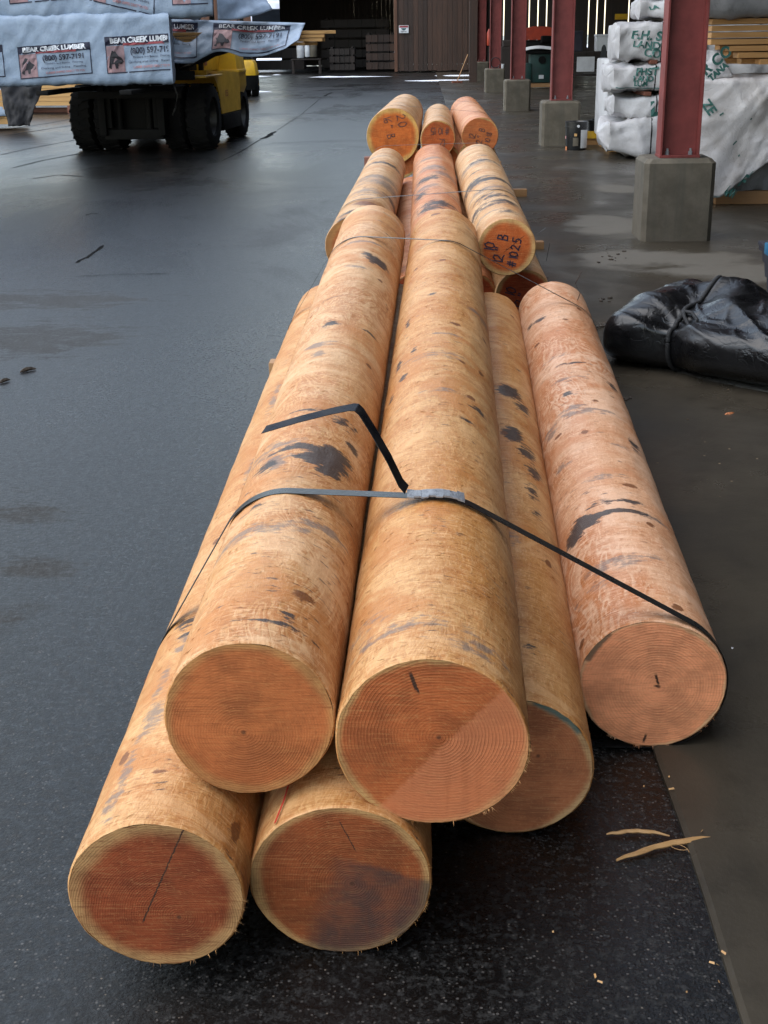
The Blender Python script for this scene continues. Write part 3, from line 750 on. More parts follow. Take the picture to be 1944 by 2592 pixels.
# middle bundle --------------------------------------------------------------
sm2 = dict(nth=96, dv=.02, pk=1.7)
make_log('M1', pt(903,625,6.85), pt(978,424,9.45), .170, .143, 'log_e', E_['L4'],
  'upper left log of the middle bundle, grey scuffed with a split knot by the strap', G2, seed=11, knots=2, smears=8, grey=16, **sm2,
  patches=[('p',800,440,.05,.04,1.2,'k'),
   ('p',790,455,.10,.03,1.1,'b'),
   ('p',745,470,.05,.04,1.0,'b'),
   ('p',830,350,.09,.03,1.1,'b'),
   ('p',820,380,.09,.04,1.1,'g'),
   ('p',835,400,.07,.06,1.1,'g'),
   ('p',800,410,.08,.04,.9,'g'),
   ('p',850,445,.05,.04,1.0,'b'),
   ('p',800,345,.08,.03,.9,'g')])
make_log('M2', pt(1110,622,6.95), pt(1097,414,9.72), .155, .150, 'log_d', E_['M4'],
  'upper centre log of the middle bundle, orange-red with dark smears along its crest', G2, patches=[('p',930,360,.06,.06,1.0,'g'),
   ('p',920,385,.05,.05,1.1,'b'),
   ('p',908,422,.03,.08,1.0,'b'),
   ('p',945,436,.06,.05,1.1,'b'),
   ('p',930,340,.06,.03,1.0,'g'),
   ('p',960,375,.05,.05,1.0,'g'),
   ('p',915,405,.06,.05,.9,'g'),
   ('p',925,450,.05,.04,1.0,'b')], seed=12, knots=3, smears=10, grey=14, **sm2)
make_log('M3', pt(1283,626,6.36), pt(1208,422,9.5), .1456, .167, 'log_e', E_['M3'],
  'upper right log of the middle bundle, birch-like black bands and #1025 on its end', G2, seed=13, knots=2, smears=22, grey=10, fringe=120, fr_range=(-60,60), fl=1.2, **sm2,
  patches=[('p',1060,384,.12,.03,1.4,'b'),
   ('p',1018,398,.07,.04,1.2,'b'),
   ('p',1020,355,.07,.05,1.0,'g'),
   ('p',1000,455,.03,.08,1.2,'b'),
   ('p',1022,472,.07,.04,1.0,'b'),
   ('p',1070,420,.06,.03,1.0,'b'),
   ('p',1050,405,.10,.04,.9,'g'),
   ('p',1090,432,.05,.03,1.1,'b'),
   ('p',1040,345,.08,.03,1.0,'b'),
   ('p',1060,440,.10,.03,.8,'b'),
   ('p',1040,425,.05,.03,.8,'b'),
   ('p',1100,455,.04,.03,.8,'b')],
  mark=([('10', -.035, .062, 1.0), ('12" B', -.085, .006, 1.0), ('#1025', -.085, -.062, .85)], R(78), .052, .0065, (.0, -.005)))
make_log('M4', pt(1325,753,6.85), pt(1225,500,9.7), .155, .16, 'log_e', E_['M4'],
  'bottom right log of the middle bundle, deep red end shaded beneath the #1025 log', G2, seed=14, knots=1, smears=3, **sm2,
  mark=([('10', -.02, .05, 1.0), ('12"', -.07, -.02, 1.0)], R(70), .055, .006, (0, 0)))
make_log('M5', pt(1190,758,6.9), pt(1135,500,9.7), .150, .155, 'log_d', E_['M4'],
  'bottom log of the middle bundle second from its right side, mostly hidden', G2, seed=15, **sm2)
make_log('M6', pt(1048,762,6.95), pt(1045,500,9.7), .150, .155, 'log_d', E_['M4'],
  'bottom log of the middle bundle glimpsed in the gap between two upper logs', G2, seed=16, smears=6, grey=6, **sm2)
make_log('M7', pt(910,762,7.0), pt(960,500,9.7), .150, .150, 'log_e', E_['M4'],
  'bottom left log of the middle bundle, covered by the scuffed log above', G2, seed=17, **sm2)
# far bundle --------------------------------------------------------------
sm3 = dict(nth=72, dv=.03)
make_log('T1', pt(994.5,345,10.2), pt(1026,287,13.0), .217, .188, 'log_e', E_['T1'],
  'thickest log of the farthest bundle, orange end marked 20 and 16 B', G3, seed=21, grey=3, smears=3, **sm3,
  mark=([('20', -.15, .06, 1.15), ('16" B', -.165, -.045, 1.0)], R(-78), .062, .0062, (0, 0), 'ink_faint'))
make_log('T2', pt(1108,352,10.0), pt(1109,301,12.5), .140, .141, 'log_e', E_['T2'],
  'narrow middle log of the farthest bundle, dark orange end with upside down marks', G3, seed=22, smears=5, **sm3,
  mark=([('#1015', -.09, -.085, .85), ('12', -.07, .0, 1.0)], R(180), .06, .0055, (.0, .0), 'ink_faint'))
make_log('T3', pt(1215,345,10.0), pt(1178,283,13.1), .146, .153, 'log_d', E_['T3'],
  'right log of the farthest bundle, shiny reddish back and brown end marked 12 B', G3, seed=23, smears=2, grey=3, **sm3,
  mark=([('12', -.06, .05, 1.0), ('12" B', -.09, -.01, .9), ('#1018', -.09, -.07, .8)], R(76), .052, .0052, (.02, .015), 'ink_faint'))
for (key, px, py, z, px2, py2, z2, lab, sd) in (
   ('T4', 1012, 402, 10.3, 1030, 326, 13.0, 'hidden bottom log under the thickest far log', 24),
   ('T5', 1118, 412, 10.2, 1108, 332, 12.7, 'bottom log under the middle of the farthest bundle, purplish brown', 25),
   ('T6', 1208, 405, 10.1, 1176, 324, 13.0, 'bottom right log of the farthest bundle, just showing below its right log', 26)):
    make_log(key, pt(px,py,z), pt(px2,py2,z2), .16, .16, 'log_d', E_['T3'], lab, G3, seed=sd, smears=2, **sm3)

# bunks (timbers crosswise under the bundles) ---------------------------------
def bunk(px0, py0, px1, h0, h1, label, dy=.09, ext=0):
    a = gp(px0, py0, (h0+h1)/2); b = onY(px1, py0, a.y)
    m = MB(); m.box((0,0,0), (abs(b.x-a.x), dy, h1-h0), 0, .006)
    o = build(m, 'timber_bunk', M['bunk'], None, 30); o.location = ((a.x+b.x)/2, a.y, (h0+h1)/2)
    tag(o, label, 'timber', 'timber bunks under the log bundles')
GB = [bunk(1333, 489, 960, .0, .085, 'timber bunk end poking out right of the middle bundle near its centre'),
      bunk(1268, 417, 985, .0, .085, 'dark timber bunk end poking out right, at the rear of the middle bundle'),
      bunk(1376, 622, 990, .0, .07, 'pale timber bunk end showing beside the front of the middle bundle')]
def bunk2(Y, x0, x1, z0, z1, label, m='bunk'):
    b = MB(); b.box((0,0,0), (x1-x0, .09, z1-z0), 0, .006); o = build(b, 'timber_bunk', M[m], None, 30); o.location = ((x0+x1)/2, Y, (z0+z1)/2)
    tag(o, label, 'timber', 'timber bunks under the log bundles')
t = LOGS['T3'].p0; t4 = LOGS['T1'].p0
bunk2(t.y+.35, t4.x-.24, t.x+.10, .52, .61, 'timber bunk sandwiched between the two layers of the farthest bundle', 'redwood')
bunk2(t.y+.5, t4.x-.3, t.x+.3, .0, .19, 'lowest timber bunk under the farthest bundle', 'redwood')
bunk2(6.0, -.75, .75, .0, .075, 'timber bunk under the rear of the nearest bundle')

# straps ----------------------------------------------------------------------
def section(keys, Y):
    cs = []
    for k in keys:
        lg = LOGS[k]; t = (Y-lg.p0.y)/(lg.p1.y-lg.p0.y); c = lg.p0.lerp(lg.p1, t); r = lg.r0+(lg.r1-lg.r0)*t
        cs.append((c.x, c.z, r+.003))
    return cs
def hull(cs, n=72):
    P = sorted({(round(x+r*math.cos(2*math.pi*k/n), 5), round(z+r*math.sin(2*math.pi*k/n), 5)) for x, z, r in cs for k in range(n)})
    def half(seq):
        h = []
        for p in seq:
            while len(h) > 1 and (h[-1][0]-h[-2][0])*(p[1]-h[-2][1])-(h[-1][1]-h[-2][1])*(p[0]-h[-2][0]) <= 0: h.pop()
            h.append(p)
        return h
    lo = half(P); up = half(P[::-1]); return lo[:-1]+up[:-1]
def strap(keys, Y, w, th, mat, label, tilt=0.0, seal=None, sag=0, cat='strap'):
    H = hull(section(keys, Y)); H.append(H[0])
    pts = []
    for a, b in zip(H, H[1:]):
        L = math.hypot(b[0]-a[0], b[1]-a[1]); n = max(1, int(L/.03))
        for i in range(n): pts.append((a[0]+(b[0]-a[0])*i/n, a[1]+(b[1]-a[1])*i/n))
    pts.append(pts[0]); xm = sum(p[0] for p in pts)/len(pts)
    P3 = [Vector((x, Y+tilt*(x-xm), max(z, .006))) for x, z in pts]
    root = empty('steel_strap', (xm, Y, 0)); tag(root, label, cat, 'steel straps round the log bundles')
    m = MB(); P = [p-Vector((xm, Y, 0)) for p in P3]
    n = [-(P[min(i+1, len(P)-1)]-P[max(i-1, 0)]).cross(Vector((0,1,0))).normalized() for i in range(len(P))]
    m.ribbon(P, Vector((tilt*.2, 1, 0)), w, th, [-q for q in n]); build(m, 'band', M[mat], root, 40)
    return root, P3, xm
pL5 = gp(1101, 1239, LOGS['L5'].p0.z+.20)
YS = pL5.y
st1, P1, xm1 = strap(['L1','L4','L5','L6','L2','L3'], YS, .034, .0012, 'strap', 'wide black strap round the nearest bundle with crimped grey seal and loose tail', -.02)
tops = [p for p in P1 if p.z > .3]
def top_at(P, x): return min((p for p in P if p.z > .25), key=lambda p: abs(p.x-x))
xa = onY(1030, 1239, YS).x; xb = onY(1176, 1239, YS).x
ps = []
for i in range(9):
    x = xa+(xb-xa)*i/8; p = top_at(P1, x); q = p-Vector((xm1, YS, 0)); q.x = x-xm1
    lg = LOGS['L5']; tt = (YS-lg.p0.y)/(lg.p1.y-lg.p0.y); c = lg.p0.lerp(lg.p1, tt); r = lg.r0+(lg.r1-lg.r0)*tt+.007
    if abs(x-c.x) < r*.8: q.z = max(q.z, c.z+math.sqrt(r*r-(x-c.x)**2))
    ps.append(q+Vector((0,0,.002)))
m = MB()
for i in range(8):
    ww = .050 if i not in (1, 3, 5, 6) else .040
    m.ribbon([ps[i], ps[i]*.5+ps[i+1]*.5, ps[i+1]], Vector((0,1,0)), ww, .003+.0012*(i % 2), [Vector((0,0,1))]*3)
build(m, 'seal', M['seal'], st1)
# loose tail springs up from the seal, bends and hangs over the left log
s0 = ps[0]+Vector((xm1, YS, 0)); zS = (s0-CAM).dot(FW)
ctrl = [(1030,1239,zS), (1015,1222,zS+.005), (985,1160,zS+.02), (945,1090,zS+.05), (915,1042,zS+.07), (903,1031,zS+.075), (890,1030,zS+.075), (840,1040,zS+.06), (760,1060,zS+.03), (668,1087,zS)]
pts = [pt(*c)-Vector((xm1, YS, 0)) for c in ctrl]
pp = []
for a, b in zip(pts, pts[1:]):
    for i in range(4): pp.append(a.lerp(b, i/4))
pp.append(pts[-1])
m = MB(); m.ribbon(pp, Vector((.25, .9, .25)), .032, .0012); build(m, 'loose_tail', M['strap'], st1, 40)
pR = gp(1101, 602, LOGS['L5'].p1.z+.17)
st2, P2, xm2 = strap(['L1','L4','L5','L6','L2','L3'], min(pR.y, LOGS['L6'].p1.y-.05), .020, .0012, 'strap', 'narrow steel strap across the rear of the nearest bundle')
m = MB(); q = gp(1462, 760, .48)-Vector((xm2, st2.location.y, 0))
m.ribbon([q, q+Vector((.01,0,.03)), q+Vector((-.012,.0,.07)), q+Vector((.012,.0,.12))], Vector((0,1,0)), .012, .001); m.build('loose_tail', M['strap'], st2)
Ym = gp(1101, 519, LOGS['M2'].p0.z+.17).y
st3, P3_, xm3 = strap(['M1','M2','M3','M4','M7'], max(Ym, LOGS['M2'].p0.y+.12), .020, .0012, 'wire', 'dull strap over the front third of the middle bundle')
for (a, b) in (((1362,592),(1381,577)), ((1383,660),(1392,615))):
    A, B_ = gp(*a, .22), None; zA = (A-CAM).dot(FW); B_ = pt(b[0], b[1], zA+.03)
    m = MB(); m.ribbon([A-st3.location, A.lerp(B_, .5)-st3.location, B_-st3.location], Vector((0,1,.1)), .012, .0015); m.build('loose_tail', M['strap'], st3)
strap(['M1','M2','M3','M4','M7'], LOGS['M2'].p1.y-.2, .016, .0012, 'wire', 'thin strap over the rear end of the middle bundle')
strap(['T1','T2','T3','T4','T6'], LOGS['T1'].p0.y+.45, .014, .0012, 'wire', 'thin strap near the front of the farthest bundle')
strap(['T1','T2','T3','T4','T6'], LOGS['T1'].p0.y+2.0, .014, .0012, 'wire', 'thin strap towards the back of the farthest bundle')

# ------------------------------------------------------------------ piers and columns
X0, Y0, SP, WD, HP = 1.682, 9.99, 8.847, .54, .615
DEP = .50
def pier(i):
    # chamfered concrete block
    b = MB(); w, d, h, c = WD/2, DEP/2, HP, .035
    ring = lambda w, d, c: [(-w+c,-d),(w-c,-d),(w,-d+c),(w,d-c),(w-c,d),(-w+c,d),(-w,d-c),(-w,-d+c)]
    vs = []
    for (q, z) in ((0, 0), (0, h-.03), (.028, h)):
        vs += [(x, y, z) for x, y in ring(w-q, d-q, c)]
    fs = []
    for k in range(2):
        for j in range(8): fs.append((k*8+j, k*8+(j+1) % 8, k*8+8+(j+1) % 8, k*8+8+j))
    fs.append(tuple(16+j for j in range(8))); fs.append(tuple(range(8))[::-1])
    b.add(vs, fs); o = build(b, 'concrete_pier', M['concrete'], None, None)
    o.location = (X0+WD/2, Y0+DEP/2+SP*i, SZ); return o
words = ['nearest', 'second', 'third', 'fourth', 'farthest']
HC = 5.2
colroot = None
for i in range(5):
    o = pier(i); tag(o, ['large chamfered concrete pier under the nearest red column, right of the logs', 'concrete pier behind the black pail, second from the camera',
        'concrete pier third from the camera in the row of red columns', 'concrete pier with a white cup on top, fourth from the camera', 'small farthest concrete pier beside the brown timber post'][i], 'pier', 'concrete piers under the red columns')
    if colroot is None:
        cw, cdp, tf = .300, .20, .016
        root = empty('steel_column', (0,0,0))
        b = MB()
        b.box((-cw/2+tf/2, 0, HC/2+.02), (tf, cdp, HC), 0, .002); b.box((cw/2-tf/2, 0, HC/2+.02), (tf, cdp, HC), 0, .002)
        b.box((0, 0, HC/2+.02), (cw-2*tf-.001, .011, HC), 0)
        build(b, 'beam_section', M['red_oxide'], root)
        b = MB(); b.box((0, 0, .010), (cw+.006, cdp+.02, .019), 0, .002); build(b, 'base_plate', M['red_oxide'], root)
        for s in (-1, 1):
            for q in (-1, 1):
                b = MB(); b.lathe([(.017,0),(.017,.026),(.010,.027),(.010,.048)], 6, (s*.088, q*.058, .0196)); build(b, 'anchor_bolt', M['seal'], root, 30)
        colroot = root; c = root
    else: c = copy_tree(colroot)
    c.location = (X0+.127+.150, Y0+.115+.1+SP*i, SZ+HP+.001)
    tag(c, 'dark red steel column on '+['the large chamfered pier before the white wrapped stack', 'the pier behind the black paint pail', 'the third pier, next to the green machine', 'the pier with the white paper cup', 'the small last pier beside the brown timber post'][i], 'column', 'red steel columns of the open shed')

# timber post beside the last pier, wall and roof of the open shed
b = MB(); b.box((0,0,2.6), (.26,.26,5.2), 0, .01); o = build(b, 'timber_post', M['barn']); pp_ = gp(1197, 209); o.location = (pp_.x, pp_.y, 0)
tag(o, 'dark brown timber post standing left of the farthest concrete pier', 'post')
YB = 57.0
roof = empty('shed_roof', (8, 25, HC+SZ+HP)); tag(roof, 'open shed roof carried by the red columns, covering the concrete slab', 'roof')

# ------------------------------------------------------------------ barn
def plank_wall(name, x0, x1, z0, z1, Y, mat, parent=None, pw=.22, gap=.012, th=.03, gaps=(), seed=0):
    rnd = random.Random(seed); b = MB(); x = x0
    while x < x1-.02:
        w = min(pw*rnd.uniform(.8, 1.15), x1-x)
        b.box((x+w/2, Y+rnd.uniform(0,.012), (z0+z1)/2), (w-gap*rnd.uniform(.3, 1), th, z1-z0-rnd.uniform(0, .06)))
        x += w
    return b.build(name, M[mat], parent)
xl = onY(641, 150, YB).x; xd = onY(1000, 150, YB).x; xr = onY(1196, 150, YB).x; xf = onY(560, 150, YB).x
barn = empty('barn', (xd, YB, 0)); tag(barn, 'dark plank barn across the end of the yard with a wide open doorway', 'barn')
def child(o, parent):
    o.parent = parent; o.matrix_parent_inverse = parent.matrix_world.inverted(); return o
barn.matrix_world = Matrix.Translation((xd, YB, 0)); bpy.context.view_layer.update()
YR = YB+15
# sliding door
door = child(plank_wall('sliding_door', xd, xr+.1, .05, 4.6, YB-.12, 'barn', None, .2, .014, seed=3), barn)
b = MB(); b.box((xd+.04, YB-.165, 2.3), (.13, .04, 4.5)); child(b.build('door_edge', M['barn_trim']), barn)
child(plank_wall('left_wall', -40, xl-.02, .0, 5.5, YB, 'barn_trim', None, .25, .004, seed=5), barn)
b = MB(); b.box((xl+1.0-40, YB+.3, 5.0), (.3,.3,1)); 
lint = child(plank_wall('lintel_wall', xl, xr+.2, 4.55, 7.5, YB+.02, 'barn', None, .25, .002, seed=8), barn)
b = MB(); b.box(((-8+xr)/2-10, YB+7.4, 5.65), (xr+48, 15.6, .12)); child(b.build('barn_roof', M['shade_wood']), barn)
xo1 = onY(560, 30, YR).x; xo2 = onY(708, 30, YR).x
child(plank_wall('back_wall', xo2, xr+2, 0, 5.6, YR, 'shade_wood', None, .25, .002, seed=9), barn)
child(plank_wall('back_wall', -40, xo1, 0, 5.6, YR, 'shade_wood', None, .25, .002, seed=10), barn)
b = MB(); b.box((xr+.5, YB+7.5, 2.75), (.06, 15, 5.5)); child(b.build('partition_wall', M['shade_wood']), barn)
# slits of daylight in the back wall near the doorway edge come from the gaps
# notice on the door
s = empty('notice_sign', onY(1022, 74, YB-.2)); tag(s, 'small white notice with a red heading on the brown barn door', 'sign')
b = MB(); b.box((0,0,0), (.40,.012,.30), 0, .004); build(b, 'panel', M['print_white'], s)
b = MB(); b.box((0,-.0075,.100), (.37,.003,.075)); b.build('heading', M['print_red'], s)
b = MB(); b.add([(-.12,-.008,.045),(.12,-.008,.045),(.07,-.008,-.02),(0,-.008,-.05),(-.07,-.008,-.02)], [(0,1,2,3,4)]); b.build('emblem', M['print_line'], s)
b = MB()
for i in range(2): b.box((0,-.0075,-.075-.03*i), (.28-.06*i,.003,.012))
b.build('small_print', M['print_dark'], s)
# broom leaning on the post
A = gp(1157, 211); zA = (A-CAM).dot(FW); B_ = pt(1184, 138, zA+.2)
br = empty('broom', A); tag(br, 'long handled push broom leaning by the brown post and snow', 'broom')
b = MB(); b.tube([(0,0,.05), B_-A], .016, 8); build(b, 'handle', M['bunk'], br, 40)
b = MB(); b.box((0,0,.04), (.36,.07,.06), .3, .01); build(b, 'head', M['redwood'], br)
b = MB()
for i in range(40): b.box((-.17+.34*random.random(), random.uniform(-.03,.03), .008), (.006,.006,.03), .3)
tag(b.build('bristles', M['rubber'], br), kind='stuff')

# shed end wall with daylight gaps
gpx = [1233, 1275, 1339, 1361, 1383, 1489, 1510, 1530, 1226, 1420, 1590, 1650, 1760, 1850]
gx = sorted(onY(p, 60, YB+.3).x for p in gpx)
wall = empty('plank_wall', ((xr+25)/2, YB+.3, 0)); tag(wall, 'dark upright plank wall with bright slits closing the far end of the shed', 'wall')
bpy.context.view_layer.update()
b = MB(); x = xr+.1; cuts = gx+[26]
for g in cuts:
    x1 = g-.022
    while x < x1-.001:
        w = min(.24*random.uniform(.85, 1.1), x1-x)
        if x1-x-w < .08: w = x1-x
        b.box((x+w/2, YB+.3+random.uniform(0,.015), 2.9), (w-.001, .03, 5.8)); x += w
    x = g+.022
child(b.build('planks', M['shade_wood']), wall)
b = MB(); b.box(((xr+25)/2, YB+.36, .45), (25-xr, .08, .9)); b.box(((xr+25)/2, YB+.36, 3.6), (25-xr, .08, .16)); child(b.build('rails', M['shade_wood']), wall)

# roof deck over the slab
b = MB(); RX0, RX1, RY0, RY1, RZ = 1.35, 20.0, -3.0, YB+.2, HC+SZ+HP+.16
b.box(((RX0+RX1)/2, (RY0+RY1)/2, RZ), (RX1-RX0, RY1-RY0, .12)); bpy.context.view_layer.update()
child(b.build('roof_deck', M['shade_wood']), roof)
b = MB(); b.box((RX0-.03, (RY0+RY1)/2, RZ-.12), (.05, RY1-RY0, .42)); child(b.build('fascia', M['barn_trim']), roof)
b = MB(); b.box((X0+.27, (RY0+RY1)/2, RZ-.19), (.28, RY1-RY0-.2, .25)); child(b.build('eave_beam', M['red_oxide']), roof)
b = MB()
for i in range(17): b.box((1.4+i*1.07+.5, -3.2+.02*(i % 2), 2.9), (1.06, .03, 5.8))
o = b.build('slab_shade_wall', M['wall_metal']); tag(o, 'unseen grey ribbed wall added to shade the near end of the slab', 'wall')  # out of view, added so the slab near the camera turns darker
# back wall of the shed (right) and the added shading wall behind the camera
b = MB()
for i in range(60): b.box((20.1+.02*(i % 2), -6.5+i*1.07, 2.9), (.03, 1.06, 5.8))
o = b.build('shed_side_wall', M['wall_metal']); tag(o, 'grey ribbed wall along the far side of the shed slab', 'wall')

# ------------------------------------------------------------------ beyond the barn: snow and a white truck
sheet('snow_field', [(-60, YR+3), (60, YR+3), (60, 160), (-60, 160)], .05, M['snow'])
tr = empty('box_truck', onY(642, 150, YR+12).xy.to_3d()); tr.scale = (1.35, 1.35, 1.38); tag(tr, 'white truck with a dark windscreen glimpsed through the barn doorway', 'truck')
b = MB(); b.box((-.4,1.2,1.75), (5.2,2.2,2.3), 0, .06); build(b, 'cargo_body', M['white_paint'], tr, 30)
b = MB(); b.box((.9,-1.0,1.5), (2.1,1.7,2.0), 0, .12); build(b, 'cab', M['white_paint'], tr, 30)
b = MB(); b.box((.9,-1.87,1.9), (1.3,.03,.62), 0, .01); build(b, 'windscreen', M['dark_glass'], tr)
for sx in (-.2, 2.0):
    b = MB(); b.lathe([(.1,-.14),(.42,-.14),(.45,-.1),(.45,.1),(.42,.14),(.1,.14)], 24, (sx,-.9,.45), 'X'); build(b, 'wheel', M['rubber'], tr, 40)
for (px, py, w, d, lab) in ((655,194,.95,.5,'small snow scrap on the asphalt left of the barn doorway'), (700,190,.4,.3,'tiny snow crumb before the barn doorway'), (890,195,2.6,.35,'thin snow streak along the middle of the barn threshold'),
                       (1165,192,2.0,2.6,'bright snow patch by the broom at the barn door'), (1130,204,2.8,1.2,'snow tongue in front of the broom'), (830,195,1.6,.3,'faint snow streak near the barn doorway'), (660,233,.7,.3,'lone snow smear behind the yellow forklift')):
    c = gp(px, py); b = MB(); vs = [(0,0,.035)]; n = 28
    for k in range(n):
        a = 2*math.pi*k/n; q = 1+.45*noise.noise(Vector((math.cos(a)*1.5+px, math.sin(a)*1.5, py)))
        vs.append((w*q*.5*math.cos(a), d*q*.5*math.sin(a), .004))
    b.add(vs, [(0, 1+k, 1+(k+1) % n) for k in range(n)]); o = b.build('ground_snow', M['snow']); o.location = c; tag(o, kind='structure')

# things inside the barn doorway
def crate_stack(px, py, Y, w, h, n, lab, m):
    c = onY(px, py, Y); r = empty('lumber_stack', (c.x, Y, 0)); tag(r, lab, 'lumber stack', 'dim stacks inside the barn')
    z = .1
    for i in range(n):
        b = MB(); hh = h/n*.8; cols = 5
        for q in range(cols): b.box((-w/2+w*(q+.5)/cols, random.uniform(-.05,.05), z+hh/2), (w/cols-.012, 1.2, hh-.01))
        b.build('board_layer', M[m], r)
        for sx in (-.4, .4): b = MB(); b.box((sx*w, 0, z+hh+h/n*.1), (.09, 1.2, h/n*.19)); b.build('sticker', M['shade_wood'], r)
        z += h/n
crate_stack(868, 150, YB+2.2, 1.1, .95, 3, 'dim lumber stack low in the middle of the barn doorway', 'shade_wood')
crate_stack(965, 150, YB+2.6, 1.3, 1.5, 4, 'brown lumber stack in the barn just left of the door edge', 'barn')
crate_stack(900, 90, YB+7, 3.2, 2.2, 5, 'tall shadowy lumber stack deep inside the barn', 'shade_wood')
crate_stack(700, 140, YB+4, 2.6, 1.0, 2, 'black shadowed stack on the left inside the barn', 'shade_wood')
for (px, py, rr, hh, lab, m) in ((760,125,.16,.7,'pale upright drum standing in the barn behind the board ends','carton'), (778,130,.12,.45,'small pale pot beside the drums in the barn','paper'), (793,125,.16,.62,'grey drum to the right of the pale drum in the barn','concrete')):
    c = onY(px, py, YB+1.2); b = MB(); b.lathe([(rr*.9,0),(rr,.03),(rr,hh*.5-.02),(rr*1.04,hh*.5),(rr,hh*.5+.02),(rr,hh),(rr*.9,hh+.02)], 20); o = build(b, 'drum', M[m], None, 40)
    o.location = (c.x, YB+1.2, max(.6, c.z-hh/2)); tag(o, lab, 'drum')
c = onY(776, 150, YB+1.2); b = MB(); b.box((0,0,.58), (1.3,.7,.04)); 
for sx in (-1,1):
    for sy in (-1,1): b.box((sx*.58, sy*.28, .28), (.08,.08,.56))
o = b.build('bench', M['shade_wood']); o.location = (c.x, YB+1.2, 0); tag(o, 'low dark timber bench in the barn carrying pale drums', 'bench')

# ------------------------------------------------------------------ wrapped lumber packs
def pack_surface(L, D, H, amp, seed, rc=.06, taper=0.0, sag=0.0, skirt=0.0, tl=.5):
    """returns S(x, t): t in [0,1) goes up the front, over the top, down the back, along the bottom"""
    seg = [H, D, H, D]; tot = 2*(H+D)
    def S(x, t):
        s = (t % 1.0)*tot
        if s < H: p, n = Vector((0,-D/2,s)), Vector((0,-1,0))
        elif s < H+D: p, n = Vector((0,-D/2+(s-H),H)), Vector((0,0,1))
        elif s < 2*H+D: p, n = Vector((0,D/2,H-(s-H-D))), Vector((0,1,0))
        else: p, n = Vector((0,D/2-(s-2*H-D),0)), Vector((0,0,-1))
        # rounded corners
        for cy in (-1, 1):
            for cz in (0, 1):
                c = Vector((0, cy*(D/2-rc), rc if cz == 0 else H-rc)); dv = p-c
                if dv.y*cy > 0 and (dv.z > 0 if cz else dv.z < 0):
                    n = dv.normalized(); p = c+n*rc
        e = (L/2-abs(x))/max(tl, .01); e = max(0, min(1, e)); e = e*e*(3-2*e)
        k = 1-taper*(1-e)
        p = Vector((x, p.y*k, H/2+(p.z-H/2)*k))
        w_ = .35*fbm(x*1.3, p.z*1.3+p.y, seed+4, 2)
        q = amp*(.9*fbm(x*1.6+seed, p.y*2+p.z*1.2, seed*3.3, 2)+.7*ridge(x*2.6+p.z*2.2+w_+seed, (p.z+p.y)*.7, seed)**3+.6*ridge(x*5.0-p.z*5+w_*3, (p.z+p.y)*1.2, seed+9)**5-.5*abs(noise.noise(Vector((x*1.4-p.z*6+w_, p.y*2, seed+3)))))
        p += n*q
        if p.z < .3*H: p.z -= sag*(.5+.5*noise.noise(Vector((x*1.3, seed, 0))))*(1-p.z/(.3*H))
        return p
    S.front = lambda z: max(0.001, z)/tot
    S.top = lambda y: (H+(y+D/2))/tot
    return S
def wrapped(name, S, L, nx, nt, mat, parent, caps=True, x0=None, x1=None, pinch=0.0, label='wrap'):
    x0 = -L/2 if x0 is None else x0; x1 = L/2 if x1 is None else x1
    vs = []; fs = []
    for i in range(nx+1):
        x = x0+(x1-x0)*i/nx
        for j in range(nt): vs.append(S(x, j/nt))
    for i in range(nx):
        for j in range(nt): fs.append((i*nt+j, i*nt+(j+1) % nt, (i+1)*nt+(j+1) % nt, (i+1)*nt+j))
    b = MB(); b.add(vs, fs)
    if caps:
        for end, x, sg in ((0, x0, -1), (nx, x1, 1)):
            ring = [end*nt+j for j in range(nt)]; c = sum((b.v[i] for i in ring), Vector())/nt
            prev = ring
            for q, k in enumerate((.72, .42, .15)):
                new = []
                for j in range(nt):
                    p = c+(b.v[ring[j]]-c)*k; p.x += sg*(pinch*(1-k)+.02*ridge(j*.45, q*1.1, x)*k)
                    b.v.append(p); new.append(len(b.v)-1)
                for j in range(nt): b.f.append([prev[j], prev[(j+1) % nt], new[(j+1) % nt], new[j]]); b.mi.append(0)
                prev = new
            b.f.append(prev); b.mi.append(0)
    return build(b, label, M[mat], parent, 60)
def place_print(b, vs, fs, S, x, z, mi, off=.006, sh=0.0, rot=0.0, face='front'):
    """lay flat shapes (x right, y up) on the front of a wrapped pack"""
    c, s = math.cos(rot), math.sin(rot); out = []
    for (u, v) in vs:
        X = x+u*c-v*s; Z = z+u*s+v*c+sh*u
        t = S.front(Z) if face == 'front' else S.top(Z)
        p = S(X, t); h = .01
        du = S(X+h, t)-S(X-h, t); dz = (S(X, S.front(Z+h))-S(X, S.front(Z-h))) if face == 'front' else (S(X, S.top(Z+h))-S(X, S.top(Z-h)))
        n = du.cross(dz).normalized()
        out.append(p+n*off)
    b.add(out, fs, mi)
def grid(x0, y0, x1, y1, nx=12, ny=5):
    vs = [(x0+(x1-x0)*i/nx, y0+(y1-y0)*j/ny) for j in range(ny+1) for i in range(nx+1)]
    fs = [(j*(nx+1)+i, j*(nx+1)+i+1, (j+1)*(nx+1)+i+1, (j+1)*(nx+1)+i) for j in range(ny) for i in range(nx)]
    return vs, fs
LBL = [M['navy'], M['print_white'], M['print_dark'], M['print_red'], M['print_pink'], M['print_bear'], M['print_fade']]
